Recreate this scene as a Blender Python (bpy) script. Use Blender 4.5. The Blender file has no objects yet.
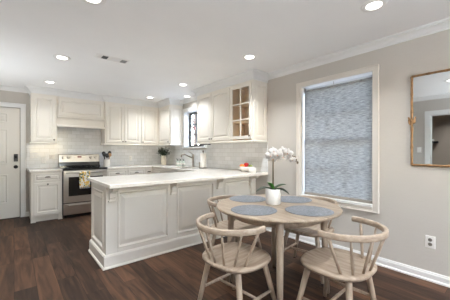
import bpy, bmesh, math, random
from math import sin, cos, pi, radians, sqrt, atan2
from mathutils import Vector, Matrix

random.seed(7)
S = bpy.context.scene
COL = S.collection

# ------------------------------------------------------------------ camera
cam_data = bpy.data.cameras.new('camera')
cam_data.sensor_width = 36.0
cam_data.lens = 20.145
cam_data.shift_y = 0.00416
cam_data.clip_start = 0.02
cam = bpy.data.objects.new('camera', cam_data)
COL.objects.link(cam)
cam.location = (0, 0, 1.2347)
cam.rotation_euler = (radians(90), 0, -0.69728)
S.camera = cam

# ------------------------------------------------------------------ world
W = bpy.data.worlds.new('sky')
S.world = W
W.use_nodes = True
wn = W.node_tree.nodes
bg = wn['Background']
sky = wn.new('ShaderNodeTexSky')
sky.sky_type = 'NISHITA'
sky.sun_disc = False
sky.sun_elevation = radians(38)
sky.sun_rotation = radians(200)
W.node_tree.links.new(sky.outputs[0], bg.inputs[0])
bg.inputs[1].default_value = 2.05
sun_data = bpy.data.lights.new('sun', 'SUN'); sun_data.energy = 9.0; sun_data.angle = 0.01; sun_data.color = (1.0, 0.96, 0.90)
sun = bpy.data.objects.new('sun', sun_data); COL.objects.link(sun)
sun.rotation_euler = (radians(-40), radians(-22), 0)      # from behind the kitchen wall: no direct beam enters the room

# ------------------------------------------------------------------ exposure
S.view_settings.view_transform = 'Standard'
S.view_settings.look = 'None'
S.view_settings.gamma = 1.0
S.view_settings.use_curve_mapping = False
S.view_settings.exposure = 0.32
LAMP_W = 7.6
LAMP_COL = (0.925, 0.968, 1.0)
LENS_E = 5.0
FILL_W = (15.0, 56.0, 76.0)
S.cycles.max_bounces = 14
S.cycles.diffuse_bounces = 12
S.cycles.transparent_max_bounces = 12
S.cycles.sample_clamp_indirect = 6.0
S.cycles.caustics_reflective = False
S.cycles.caustics_refractive = False

# ------------------------------------------------------------------ helpers: materials
def srgb(r, g, b):
    def f(c):
        c /= 255.0
        return c / 12.92 if c <= 0.04045 else ((c + 0.055) / 1.055) ** 2.4
    return (f(r), f(g), f(b), 1.0)

def mat(name, col, rough=0.5, metal=0.0, noise=0.0, nscale=(30, 30, 30), bump=0.0, bscale=(60, 60, 60), spec=0.5, coat=0.0):
    m = bpy.data.materials.new(name)
    m.use_nodes = True
    nt = m.node_tree
    b = nt.nodes['Principled BSDF']
    b.inputs['Base Color'].default_value = col
    b.inputs['Roughness'].default_value = rough
    b.inputs['Metallic'].default_value = metal
    b.inputs['Specular IOR Level'].default_value = spec
    b.inputs['Coat Weight'].default_value = coat
    tc = nt.nodes.new('ShaderNodeTexCoord')
    if noise > 0:
        mp = nt.nodes.new('ShaderNodeMapping'); mp.inputs['Scale'].default_value = nscale
        n = nt.nodes.new('ShaderNodeTexNoise'); n.inputs['Scale'].default_value = 1.0; n.inputs['Detail'].default_value = 4
        r = nt.nodes.new('ShaderNodeValToRGB')
        r.color_ramp.elements[0].position = 0.3; r.color_ramp.elements[1].position = 0.7
        r.color_ramp.elements[0].color = tuple(c * (1 - noise) for c in col[:3]) + (1,)
        r.color_ramp.elements[1].color = tuple(min(1, c * (1 + noise)) for c in col[:3]) + (1,)
        L = nt.links.new
        L(tc.outputs['Object'], mp.inputs[0]); L(mp.outputs[0], n.inputs['Vector']); L(n.outputs['Fac'], r.inputs[0]); L(r.outputs[0], b.inputs['Base Color'])
    if bump > 0:
        mp = nt.nodes.new('ShaderNodeMapping'); mp.inputs['Scale'].default_value = bscale
        n = nt.nodes.new('ShaderNodeTexNoise'); n.inputs['Scale'].default_value = 1.0; n.inputs['Detail'].default_value = 3
        bp = nt.nodes.new('ShaderNodeBump'); bp.inputs['Strength'].default_value = bump; bp.inputs['Distance'].default_value = 0.01
        L = nt.links.new
        L(tc.outputs['Object'], mp.inputs[0]); L(mp.outputs[0], n.inputs['Vector']); L(n.outputs['Fac'], bp.inputs['Height']); L(bp.outputs[0], b.inputs['Normal'])
    return m

M = {}
M['wall'] = mat('greige_paint', srgb(195, 190, 183), 0.85, noise=0.015, nscale=(3, 3, 3), bump=0.12, bscale=(40, 40, 40), spec=0.3)
M['hall'] = mat('taupe_paint', srgb(172, 158, 144), 0.85, noise=0.02, nscale=(3, 3, 3), spec=0.3)
M['ceiling'] = mat('ceiling_paint', srgb(245, 245, 245), 0.9, noise=0.01, nscale=(3, 3, 3), bump=0.08, bscale=(50, 50, 50), spec=0.2)
M['trim'] = mat('white_trim_paint', srgb(230, 230, 229), 0.4, noise=0.01, nscale=(5, 5, 5))
M['casing'] = mat('shaded_casing_paint', srgb(222, 216, 208), 0.42, noise=0.01, nscale=(5, 5, 5))  # trim colour darkened to stand for the weaker light on the window wall
M['cab'] = mat('cream_cabinet_paint', srgb(233, 228, 219), 0.38, noise=0.012, nscale=(4, 4, 4))
M['cabin'] = mat('maple_cabinet_interior', srgb(226, 206, 174), 0.55, noise=0.08, nscale=(6, 40, 3))
M['door'] = mat('door_paint', srgb(226, 222, 215), 0.4, noise=0.01, nscale=(4, 4, 4))
M['black'] = mat('matte_black', srgb(26, 25, 25), 0.4, noise=0.05, nscale=(20, 20, 20))
M['blackglass'] = mat('black_glass', srgb(14, 14, 16), 0.06, noise=0.03, nscale=(8, 8, 8), spec=0.6)
M['ovenglass'] = mat('oven_glass', srgb(22, 17, 15), 0.10, noise=0.1, nscale=(3, 3, 3), spec=0.35)
M['steel'] = mat('brushed_steel', srgb(190, 184, 177), 0.28, 1.0, noise=0.05, nscale=(4, 4, 220), bump=0.03, bscale=(4, 4, 300))
M['nickel'] = mat('satin_nickel', srgb(168, 160, 150), 0.3, 1.0, noise=0.04, nscale=(60, 60, 60))
M['bronze'] = mat('dark_pewter', srgb(105, 96, 86), 0.35, 1.0, noise=0.05, nscale=(60, 60, 60))
M['ceramic'] = mat('white_ceramic', srgb(226, 223, 218), 0.25, noise=0.01, nscale=(20, 20, 20))
M['potwhite'] = mat('matte_white_pot', srgb(232, 230, 226), 0.55, noise=0.02, nscale=(60, 60, 60), bump=0.05, bscale=(150, 150, 150))
M['vase'] = mat('cream_vase', srgb(226, 217, 202), 0.4, noise=0.03, nscale=(30, 30, 30))
M['plate'] = mat('white_plastic', srgb(236, 234, 230), 0.35, noise=0.01, nscale=(30, 30, 30))
M['slot'] = mat('outlet_grey', srgb(120, 114, 106), 0.5, noise=0.05, nscale=(80, 80, 80))
M['leaf'] = mat('leaf_green', srgb(44, 70, 38), 0.4, noise=0.3, nscale=(18, 18, 18))
M['leafdark'] = mat('leaf_dark', srgb(62, 78, 58), 0.45, noise=0.3, nscale=(25, 25, 25))
M['orchidleaf'] = mat('orchid_leaf', srgb(46, 58, 42), 0.4, noise=0.3, nscale=(25, 25, 25))
M['leafbright'] = mat('leaf_bright', srgb(56, 112, 40), 0.4, noise=0.2, nscale=(25, 25, 25))
M['stem'] = mat('orchid_stem', srgb(112, 96, 76), 0.6, noise=0.15, nscale=(60, 60, 60))
M['petal'] = mat('orchid_petal', srgb(216, 213, 211), 0.55, noise=0.02, nscale=(60, 60, 60))
M['lip'] = mat('orchid_lip', srgb(192, 150, 122), 0.5, noise=0.25, nscale=(120, 120, 120))
M['soil'] = mat('potting_moss', srgb(88, 76, 55), 0.9, noise=0.3, nscale=(80, 80, 80), bump=0.5, bscale=(120, 120, 120))
M['orange'] = mat('orange_peel', srgb(232, 120, 40), 0.45, noise=0.08, nscale=(50, 50, 50), bump=0.15, bscale=(400, 400, 400))
M['apple'] = mat('red_apple', srgb(190, 34, 36), 0.3, noise=0.25, nscale=(30, 30, 30))
M['pear'] = mat('green_apple', srgb(128, 146, 54), 0.35, noise=0.15, nscale=(30, 30, 30))
M['paper'] = mat('paper_towel', srgb(244, 242, 238), 0.9, noise=0.02, nscale=(60, 60, 60), bump=0.2, bscale=(200, 200, 200))
M['soapglass'] = mat('pale_soap', srgb(206, 216, 208), 0.2, noise=0.03, nscale=(30, 30, 30))
M['teal'] = mat('dark_teal_label', srgb(38, 74, 66), 0.4, noise=0.1, nscale=(60, 60, 60))
M['brass'] = mat('antique_gold', srgb(150, 116, 80), 0.5, 0.35, noise=0.25, nscale=(40, 40, 40), bump=0.1, bscale=(60, 60, 60))
M['mirror'] = mat('mirror_silver', srgb(226, 230, 232), 0.02, 1.0, noise=0.002, nscale=(2, 2, 2))
M['red'] = mat('red_readout', srgb(90, 20, 16), 0.3, noise=0.1, nscale=(80, 80, 80))
M['woodspoon'] = mat('spoon_wood', srgb(176, 138, 100), 0.6, noise=0.15, nscale=(40, 40, 10))
M['bark'] = mat('bark', srgb(84, 72, 64), 0.9, noise=0.3, nscale=(10, 10, 3), bump=0.5, bscale=(20, 20, 5))
M['pale_ground'] = mat('bounce_ground', srgb(190, 188, 182), 0.95, noise=0.35, nscale=(6, 6, 6), bump=0.5, bscale=(30, 30, 30))  # made pale so it bounces sunlight up into the room
M['bush'] = mat('bush_leaves', srgb(86, 104, 78), 0.8, noise=0.35, nscale=(12, 12, 12))
M['pink'] = mat('pink_glass', srgb(196, 150, 146), 0.2, noise=0.15, nscale=(40, 40, 40))
M['rim'] = mat('light_trim', srgb(240, 239, 237), 0.5, noise=0.01, nscale=(30, 30, 30))
M['sinksteel'] = mat('sink_steel', srgb(150, 138, 126), 0.35, 0.9, noise=0.06, nscale=(10, 10, 10))
M['threshold'] = mat('bronze_threshold', srgb(60, 52, 46), 0.5, 0.5, noise=0.1, nscale=(10, 10, 10))
M['cork'] = mat('rubber_tip', srgb(50, 46, 43), 0.7, noise=0.1, nscale=(40, 40, 40))

def emit_mat(name, col, strength):
    m = bpy.data.materials.new(name); m.use_nodes = True
    nt = m.node_tree; nt.nodes.remove(nt.nodes['Principled BSDF'])
    e = nt.nodes.new('ShaderNodeEmission'); e.inputs[0].default_value = col; e.inputs[1].default_value = strength
    nt.links.new(e.outputs[0], nt.nodes['Material Output'].inputs[0])
    return m
M['lens'] = emit_mat('lit_lens', (1.0, 0.95, 0.88, 1), LENS_E)

def glass_mat(name, tint=(1, 1, 1, 1), gloss=0.08):
    m = bpy.data.materials.new(name); m.use_nodes = True
    nt = m.node_tree; nt.nodes.remove(nt.nodes['Principled BSDF'])
    t = nt.nodes.new('ShaderNodeBsdfTransparent'); t.inputs[0].default_value = tint
    g = nt.nodes.new('ShaderNodeBsdfGlossy'); g.inputs['Roughness'].default_value = 0.02
    lw = nt.nodes.new('ShaderNodeLayerWeight'); lw.inputs[0].default_value = 0.5
    pw = nt.nodes.new('ShaderNodeMath'); pw.operation = 'POWER'; pw.inputs[1].default_value = 5.0
    fr = nt.nodes.new('ShaderNodeMath'); fr.operation = 'MULTIPLY_ADD'; fr.inputs[1].default_value = 0.9; fr.inputs[2].default_value = 0.035
    nt.links.new(lw.outputs['Facing'], pw.inputs[0]); nt.links.new(pw.outputs[0], fr.inputs[0])
    mx = nt.nodes.new('ShaderNodeMixShader')
    nt.links.new(fr.outputs[0], mx.inputs[0]); nt.links.new(t.outputs[0], mx.inputs[1]); nt.links.new(g.outputs[0], mx.inputs[2])
    nt.links.new(mx.outputs[0], nt.nodes['Material Output'].inputs[0])
    return m
M['glass'] = glass_mat('window_glass')

def oak_mat(name, dark, light, grain):
    m = bpy.data.materials.new(name); m.use_nodes = True
    nt = m.node_tree; b = nt.nodes['Principled BSDF']; b.inputs['Roughness'].default_value = 0.5
    L = nt.links.new
    tc = nt.nodes.new('ShaderNodeTexCoord')
    mp = nt.nodes.new('ShaderNodeMapping'); mp.inputs['Scale'].default_value = grain
    n = nt.nodes.new('ShaderNodeTexNoise'); n.inputs['Scale'].default_value = 1; n.inputs['Detail'].default_value = 6; n.inputs['Roughness'].default_value = 0.65
    r = nt.nodes.new('ShaderNodeValToRGB')
    r.color_ramp.elements[0].position = 0.28; r.color_ramp.elements[1].position = 0.72
    r.color_ramp.elements[0].color = dark; r.color_ramp.elements[1].color = light
    bp = nt.nodes.new('ShaderNodeBump'); bp.inputs['Strength'].default_value = 0.08; bp.inputs['Distance'].default_value = 0.005
    L(tc.outputs['Object'], mp.inputs[0]); L(mp.outputs[0], n.inputs['Vector']); L(n.outputs['Fac'], r.inputs[0])
    L(r.outputs[0], b.inputs['Base Color']); L(n.outputs['Fac'], bp.inputs['Height']); L(bp.outputs[0], b.inputs['Normal'])
    return m
M['oak'] = oak_mat('limed_oak_upright', srgb(138, 119, 102), srgb(182, 166, 148), (40, 40, 5))
M['oakbow'] = oak_mat('limed_oak_bow', srgb(138, 119, 102), srgb(184, 168, 150), (25, 12, 40))
M['oakseat'] = oak_mat('limed_oak_seat', srgb(128, 109, 91), srgb(182, 165, 147), (4, 34, 34))

def oak_top_mat():
    m = oak_mat('limed_oak_tabletop', srgb(128, 110, 93), srgb(172, 157, 139), (34, 4, 34))
    nt = m.node_tree; L = nt.links.new
    b = nt.nodes['Principled BSDF']; b.inputs['Roughness'].default_value = 0.42
    tc = [n for n in nt.nodes if n.type == 'TEX_COORD'][0]
    ramp = [n for n in nt.nodes if n.type == 'VALTORGB'][0]
    mp = nt.nodes.new('ShaderNodeMapping'); mp.inputs['Rotation'].default_value = (0, 0, pi / 2)
    br = nt.nodes.new('ShaderNodeTexBrick')
    br.inputs['Scale'].default_value = 1; br.inputs['Brick Width'].default_value = 3.0; br.inputs['Row Height'].default_value = 0.09
    br.inputs['Mortar Size'].default_value = 0.0012; br.inputs['Bias'].default_value = 0
    br.inputs['Color1'].default_value = (0.86, 0.86, 0.86, 1); br.inputs['Color2'].default_value = (1.05, 1.03, 1.0, 1); br.inputs['Mortar'].default_value = (0.62, 0.6, 0.58, 1)
    mx = nt.nodes.new('ShaderNodeMix'); mx.data_type = 'RGBA'; mx.blend_type = 'MULTIPLY'; mx.inputs[0].default_value = 1
    L(tc.outputs['Object'], mp.inputs[0]); L(mp.outputs[0], br.inputs['Vector'])
    L(ramp.outputs[0], mx.inputs[6]); L(br.outputs['Color'], mx.inputs[7]); L(mx.outputs[2], b.inputs['Base Color'])
    return m
M['oaktop'] = oak_top_mat()

def floor_mat():
    m = bpy.data.materials.new('dark_plank_floor'); m.use_nodes = True
    nt = m.node_tree; L = nt.links.new; b = nt.nodes['Principled BSDF']
    tc = nt.nodes.new('ShaderNodeTexCoord')
    mp = nt.nodes.new('ShaderNodeMapping'); mp.inputs['Rotation'].default_value = (0, 0, pi / 2)
    br = nt.nodes.new('ShaderNodeTexBrick'); br.offset = 0.37; br.offset_frequency = 2
    br.inputs['Scale'].default_value = 1; br.inputs['Brick Width'].default_value = 1.22; br.inputs['Row Height'].default_value = 0.16
    br.inputs['Mortar Size'].default_value = 0.0016; br.inputs['Mortar Smooth'].default_value = 0.3
    br.inputs['Color1'].default_value = (0, 0, 0, 1); br.inputs['Color2'].default_value = (1, 1, 1, 1); br.inputs['Mortar'].default_value = (0, 0, 0, 1)
    L(tc.outputs['Object'], mp.inputs[0]); L(mp.outputs[0], br.inputs['Vector'])
    # grain: shift the noise per plank so that every plank has its own figure
    mg = nt.nodes.new('ShaderNodeMapping'); mg.inputs['Scale'].default_value = (16, 1.6, 1)
    add = nt.nodes.new('ShaderNodeVectorMath'); add.operation = 'MULTIPLY_ADD'
    add.inputs[1].default_value = (37, 13, 5)
    L(br.outputs['Color'], add.inputs[0]); L(tc.outputs['Object'], mg.inputs[0]); L(mg.outputs[0], add.inputs[2])
    n1 = nt.nodes.new('ShaderNodeTexNoise'); n1.inputs['Scale'].default_value = 1; n1.inputs['Detail'].default_value = 5; n1.inputs['Distortion'].default_value = 1.1
    L(add.outputs[0], n1.inputs['Vector'])
    mxf = nt.nodes.new('ShaderNodeMath'); mxf.operation = 'MULTIPLY_ADD'; mxf.inputs[1].default_value = 0.30
    L(br.outputs['Color'], mxf.inputs[0])
    sc = nt.nodes.new('ShaderNodeMath'); sc.operation = 'MULTIPLY'; sc.inputs[1].default_value = 0.80
    L(n1.outputs['Fac'], sc.inputs[0]); L(sc.outputs[0], mxf.inputs[2])
    r = nt.nodes.new('ShaderNodeValToRGB')
    e = r.color_ramp.elements
    e[0].position = 0.25; e[0].color = srgb(33, 24, 20)
    e[1].position = 0.80; e[1].color = srgb(103, 74, 55)
    k = e.new(0.50); k.color = srgb(60, 44, 35)
    L(mxf.outputs[0], r.inputs[0])
    dk = nt.nodes.new('ShaderNodeMix'); dk.data_type = 'RGBA'; dk.blend_type = 'MIX'; dk.inputs[7].default_value = srgb(30, 22, 20)
    L(br.outputs['Fac'], dk.inputs[0]); L(r.outputs[0], dk.inputs[6]); L(dk.outputs[2], b.inputs['Base Color'])
    b.inputs['Roughness'].default_value = 0.5; b.inputs['Specular IOR Level'].default_value = 0.16
    bp = nt.nodes.new('ShaderNodeBump'); bp.inputs['Strength'].default_value = 0.15; bp.inputs['Distance'].default_value = 0.004
    L(n1.outputs['Fac'], bp.inputs['Height']); L(bp.outputs[0], b.inputs['Normal'])
    return m
M['floor'] = floor_mat()

def tile_mat(name, axis):
    m = bpy.data.materials.new(name); m.use_nodes = True
    nt = m.node_tree; L = nt.links.new; b = nt.nodes['Principled BSDF']
    tc = nt.nodes.new('ShaderNodeTexCoord')
    sx = nt.nodes.new('ShaderNodeSeparateXYZ'); cx = nt.nodes.new('ShaderNodeCombineXYZ')
    L(tc.outputs['Object'], sx.inputs[0]); L(sx.outputs[axis], cx.inputs[0]); L(sx.outputs[2], cx.inputs[1])
    br = nt.nodes.new('ShaderNodeTexBrick')
    br.inputs['Scale'].default_value = 1; br.inputs['Brick Width'].default_value = 0.155; br.inputs['Row Height'].default_value = 0.0765
    br.inputs['Mortar Size'].default_value = 0.0022; br.inputs['Mortar Smooth'].default_value = 0.4
    br.inputs['Color1'].default_value = srgb(218, 219, 219); br.inputs['Color2'].default_value = srgb(232, 233, 234); br.inputs['Mortar'].default_value = srgb(196, 194, 190)
    L(cx.outputs[0], br.inputs['Vector']); L(br.outputs['Color'], b.inputs['Base Color'])
    b.inputs['Roughness'].default_value = 0.14
    inv = nt.nodes.new('ShaderNodeMath'); inv.operation = 'SUBTRACT'; inv.inputs[0].default_value = 1
    L(br.outputs['Fac'], inv.inputs[1])
    n = nt.nodes.new('ShaderNodeTexNoise'); n.inputs['Scale'].default_value = 9
    L(tc.outputs['Object'], n.inputs['Vector'])
    ad = nt.nodes.new('ShaderNodeMath'); ad.operation = 'MULTIPLY_ADD'; ad.inputs[1].default_value = 0.5
    L(n.outputs['Fac'], ad.inputs[0]); L(inv.outputs[0], ad.inputs[2])
    bp = nt.nodes.new('ShaderNodeBump'); bp.inputs['Strength'].default_value = 0.35; bp.inputs['Distance'].default_value = 0.004
    L(ad.outputs[0], bp.inputs['Height']); L(bp.outputs[0], b.inputs['Normal'])
    return m
M['tile_x'] = tile_mat('subway_tile_back', 0)
M['tile_y'] = tile_mat('subway_tile_side', 1)

def quartz_mat():
    m = bpy.data.materials.new('white_quartz'); m.use_nodes = True
    nt = m.node_tree; L = nt.links.new; b = nt.nodes['Principled BSDF']
    tc = nt.nodes.new('ShaderNodeTexCoord')
    n = nt.nodes.new('ShaderNodeTexNoise'); n.inputs['Scale'].default_value = 3.2; n.inputs['Detail'].default_value = 7; n.inputs['Distortion'].default_value = 1.4
    L(tc.outputs['Object'], n.inputs['Vector'])
    r = nt.nodes.new('ShaderNodeValToRGB'); e = r.color_ramp.elements
    e[0].position = 0.44; e[0].color = srgb(238, 233, 225)
    e[1].position = 0.56; e[1].color = srgb(237, 232, 224)
    k = e.new(0.5); k.color = srgb(231, 225, 216)
    L(n.outputs['Fac'], r.inputs[0]); L(r.outputs[0], b.inputs['Base Color'])
    b.inputs['Roughness'].default_value = 0.16
    return m
M['quartz'] = quartz_mat()

def shade_mat():
    m = bpy.data.materials.new('woven_shade'); m.use_nodes = True
    nt = m.node_tree; L = nt.links.new; nt.nodes.remove(nt.nodes['Principled BSDF'])
    tc = nt.nodes.new('ShaderNodeTexCoord')
    mp = nt.nodes.new('ShaderNodeMapping'); mp.inputs['Scale'].default_value = (1, 14, 105)
    n = nt.nodes.new('ShaderNodeTexNoise'); n.inputs['Scale'].default_value = 1; n.inputs['Detail'].default_value = 4; n.inputs['Roughness'].default_value = 0.7
    r = nt.nodes.new('ShaderNodeValToRGB'); e = r.color_ramp.elements
    e[0].position = 0.3; e[0].color = srgb(132, 131, 130)
    e[1].position = 0.7; e[1].color = srgb(212, 211, 208)
    L(tc.outputs['Object'], mp.inputs[0]); L(mp.outputs[0], n.inputs['Vector']); L(n.outputs['Fac'], r.inputs[0])
    d = nt.nodes.new('ShaderNodeBsdfDiffuse'); t = nt.nodes.new('ShaderNodeBsdfTranslucent')
    L(r.outputs[0], d.inputs[0]); L(r.outputs[0], t.inputs[0])
    mx = nt.nodes.new('ShaderNodeMixShader'); mx.inputs[0].default_value = 0.52
    L(d.outputs[0], mx.inputs[1]); L(t.outputs[0], mx.inputs[2])
    L(mx.outputs[0], nt.nodes['Material Output'].inputs[0])
    return m
M['shade'] = shade_mat()

def mat_mat():
    # round woven placemat: concentric braid
    m = bpy.data.materials.new('woven_placemat'); m.use_nodes = True
    nt = m.node_tree; L = nt.links.new; b = nt.nodes['Principled BSDF']
    tc = nt.nodes.new('ShaderNodeTexCoord')
    w = nt.nodes.new('ShaderNodeTexWave'); w.wave_type = 'RINGS'; w.rings_direction = 'Z'; w.inputs['Scale'].default_value = 36; w.inputs['Distortion'].default_value = 1.0; w.inputs['Detail Scale'].default_value = 12
    n = nt.nodes.new('ShaderNodeTexNoise'); n.inputs['Scale'].default_value = 55; n.inputs['Detail'].default_value = 4
    L(tc.outputs['Object'], w.inputs['Vector']); L(tc.outputs['Object'], n.inputs['Vector'])
    mx = nt.nodes.new('ShaderNodeMath'); mx.operation = 'MULTIPLY_ADD'; mx.inputs[1].default_value = 0.25
    L(w.outputs['Fac'], mx.inputs[0]); L(n.outputs['Fac'], mx.inputs[2])
    r = nt.nodes.new('ShaderNodeValToRGB'); e = r.color_ramp.elements
    e[0].position = 0.35; e[0].color = srgb(80, 83, 88); e[1].position = 0.85; e[1].color = srgb(128, 131, 136)
    L(mx.outputs[0], r.inputs[0]); L(r.outputs[0], b.inputs['Base Color'])
    b.inputs['Roughness'].default_value = 0.75
    bp = nt.nodes.new('ShaderNodeBump'); bp.inputs['Strength'].default_value = 0.4; bp.inputs['Distance'].default_value = 0.003
    L(w.outputs['Fac'], bp.inputs['Height']); L(bp.outputs[0], b.inputs['Normal'])
    return m
M['placemat'] = mat_mat()

def towel_mat():
    m = bpy.data.materials.new('floral_towel'); m.use_nodes = True
    nt = m.node_tree; L = nt.links.new; b = nt.nodes['Principled BSDF']
    tc = nt.nodes.new('ShaderNodeTexCoord')
    v = nt.nodes.new('ShaderNodeTexVoronoi'); v.inputs['Scale'].default_value = 38
    L(tc.outputs['Object'], v.inputs['Vector'])
    sp = nt.nodes.new('ShaderNodeSeparateColor'); L(v.outputs['Color'], sp.inputs[0])
    r = nt.nodes.new('ShaderNodeValToRGB'); r.color_ramp.interpolation = 'CONSTANT'; e = r.color_ramp.elements
    e[0].position = 0; e[0].color = srgb(232, 196, 84)
    e[1].position = 0.36; e[1].color = srgb(240, 236, 222)
    k = e.new(0.60); k.color = srgb(96, 112, 84)
    k = e.new(0.80); k.color = srgb(224, 172, 70)
    k = e.new(0.90); k.color = srgb(120, 132, 128)
    L(sp.outputs[0], r.inputs[0])
    lt = nt.nodes.new('ShaderNodeMath'); lt.operation = 'GREATER_THAN'; lt.inputs[1].default_value = 0.62
    L(v.outputs['Distance'], lt.inputs[0])
    mx = nt.nodes.new('ShaderNodeMix'); mx.data_type = 'RGBA'; mx.inputs[7].default_value = srgb(240, 236, 224)
    L(lt.outputs[0], mx.inputs[0]); L(r.outputs[0], mx.inputs[6]); L(mx.outputs[2], b.inputs['Base Color'])
    b.inputs['Roughness'].default_value = 0.9
    return m
M['towel'] = towel_mat()

# ------------------------------------------------------------------ helpers: geometry
class MB:
    def __init__(self):
        self.v = []; self.f = []; self.sm = []
    def add(self, vs, fs, smooth=False):
        o = len(self.v)
        self.v += [tuple(p) for p in vs]
        self.f += [tuple(i + o for i in f) for f in fs]
        self.sm += [smooth] * len(fs)
        return self
    def box(self, x0, y0, z0, x1, y1, z1):
        if x0 > x1: x0, x1 = x1, x0
        if y0 > y1: y0, y1 = y1, y0
        if z0 > z1: z0, z1 = z1, z0
        vs = [(x0, y0, z0), (x1, y0, z0), (x1, y1, z0), (x0, y1, z0), (x0, y0, z1), (x1, y0, z1), (x1, y1, z1), (x0, y1, z1)]
        return self.add(vs, [(0, 3, 2, 1), (4, 5, 6, 7), (0, 1, 5, 4), (1, 2, 6, 5), (2, 3, 7, 6), (3, 0, 4, 7)])
    def tube(self, pts, rad, n=10, ell=None, closed_caps=True):
        """round tube through pts; rad number or list"""
        pts = [Vector(p) for p in pts]
        if not isinstance(rad, (list, tuple)): rad = [rad] * len(pts)
        vs = []; fs = []
        t0 = (pts[1] - pts[0]).normalized()
        ref = Vector((0, 0, 1)) if abs(t0.z) < 0.9 else Vector((1, 0, 0))
        a = t0.cross(ref).normalized()
        for i, p in enumerate(pts):
            if i == 0: t = t0
            elif i == len(pts) - 1: t = (pts[i] - pts[i - 1]).normalized()
            else: t = ((pts[i + 1] - pts[i]).normalized() + (pts[i] - pts[i - 1]).normalized()).normalized()
            a = (a - t * a.dot(t)).normalized()
            b = t.cross(a)
            for k in range(n):
                g = 2 * pi * k / n
                vs.append(p + (a * cos(g) + b * sin(g)) * rad[i])
        for i in range(len(pts) - 1):
            for k in range(n):
                fs.append((i * n + k, i * n + (k + 1) % n, (i + 1) * n + (k + 1) % n, (i + 1) * n + k))
        self.add(vs, fs, True)
        o = len(self.v) - len(vs)
        self.f.append(tuple(o + k for k in reversed(range(n)))); self.sm.append(False)
        self.f.append(tuple(o + (len(pts) - 1) * n + k for k in range(n))); self.sm.append(False)
        return self
    def lathe(self, prof, c=(0, 0, 0), n=24, smooth=True, axis='z'):
        """prof: list of (r, h) from bottom to top; r == 0 ends are closed by small caps"""
        vs = []; fs = []
        for r, h in prof:
            for k in range(n):
                g = 2 * pi * k / n
                x, y, z = r * cos(g), r * sin(g), h
                if axis == 'y': x, y, z = x, -z, y
                elif axis == 'x': x, y, z = -z, y, x   # axis toward -x
                vs.append((c[0] + x, c[1] + y, c[2] + z))
        for i in range(len(prof) - 1):
            for k in range(n):
                fs.append((i * n + k, i * n + (k + 1) % n, (i + 1) * n + (k + 1) % n, (i + 1) * n + k))
        self.add(vs, fs, smooth)
        o = len(self.v) - len(vs)
        self.f.append(tuple(o + k for k in reversed(range(n)))); self.sm.append(False)
        self.f.append(tuple(o + (len(prof) - 1) * n + k for k in range(n))); self.sm.append(False)
        return self
    def rings(self, O, U, V, N, w, h, rings, back=True):
        """concentric rectangles (inset, height) on the plane O+uU+vV, raised along N"""
        O, U, V, N = Vector(O), Vector(U), Vector(V), Vector(N)
        vs = []; fs = []
        for ins, d in rings:
            for (a, b) in ((ins, ins), (w - ins, ins), (w - ins, h - ins), (ins, h - ins)):
                vs.append(O + U * a + V * b + N * d)
        for i in range(len(rings) - 1):
            for k in range(4):
                fs.append((i * 4 + k, i * 4 + (k + 1) % 4, (i + 1) * 4 + (k + 1) % 4, (i + 1) * 4 + k))
        q = (len(rings) - 1) * 4
        fs.append((q, q + 1, q + 2, q + 3))
        if back: fs.append((3, 2, 1, 0))
        return self.add(vs, fs)
    def prism(self, poly, p0, A, B, D, smooth=False):
        """2-D outline poly (a,b) in the frame p0 + aA + bB, extruded by the vector D"""
        p0, A, B, D = Vector(p0), Vector(A), Vector(B), Vector(D)
        n = len(poly)
        vs = [p0 + A * a + B * b for a, b in poly] + [p0 + A * a + B * b + D for a, b in poly]
        self.add(vs, [(i, (i + 1) % n, n + (i + 1) % n, n + i) for i in range(n)], smooth)
        o = len(self.v) - 2 * n
        self.f.append(tuple(o + i for i in reversed(range(n)))); self.sm.append(False)
        self.f.append(tuple(o + n + i for i in range(n))); self.sm.append(False)
        return self
    def sweep(self, prof, path, z0=0.0, closed=False):
        """moulding: prof (out, up) swept along a plan path with mitred corners; out is to the right of travel"""
        P = [Vector((p[0], p[1])) for p in path]; n = len(P); m = len(prof)
        offs = []
        for i in range(n):
            din = (P[i] - P[i - 1]).normalized() if (i > 0 or closed) else None
            dout = (P[(i + 1) % n] - P[i]).normalized() if (i < n - 1 or closed) else None
            if din is None: din = dout
            if dout is None: dout = din
            n1 = Vector((din.y, -din.x)); n2 = Vector((dout.y, -dout.x))
            mm = n1 + n2
            mm = mm / (mm.dot(n1)) if mm.length > 1e-6 else n1
            offs.append(mm)
        vs = []
        for i in range(n):
            for (o, u) in prof:
                vs.append((P[i].x + offs[i].x * o, P[i].y + offs[i].y * o, z0 + u))
        fs = []
        for i in range(n if closed else n - 1):
            j = (i + 1) % n
            for k in range(m):
                fs.append((i * m + k, j * m + k, j * m + (k + 1) % m, i * m + (k + 1) % m))
        self.add(vs, fs)
        if not closed:
            o = len(self.v) - len(vs)
            self.f.append(tuple(o + k for k in range(m))); self.sm.append(False)
            self.f.append(tuple(o + (n - 1) * m + k for k in reversed(range(m)))); self.sm.append(False)
        return self
    def ball(self, c, r, sc=(1, 1, 1), nu=16, nv=10, dimple=0.0):
        vs = []; fs = []
        for j in range(nv + 1):
            th = pi * j / nv
            for i in range(nu):
                ph = 2 * pi * i / nu
                rr = r * (1 - dimple * (max(0, cos(th)) ** 10 + 0.6 * max(0, -cos(th)) ** 10))
                vs.append((c[0] + rr * sc[0] * max(sin(th), 0.002) * cos(ph), c[1] + rr * sc[1] * max(sin(th), 0.002) * sin(ph), c[2] + rr * sc[2] * cos(th)))
        for j in range(nv):
            for i in range(nu):
                fs.append((j * nu + i, (j + 1) * nu + i, (j + 1) * nu + (i + 1) % nu, j * nu + (i + 1) % nu))
        return self.add(vs, fs, True)
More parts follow.
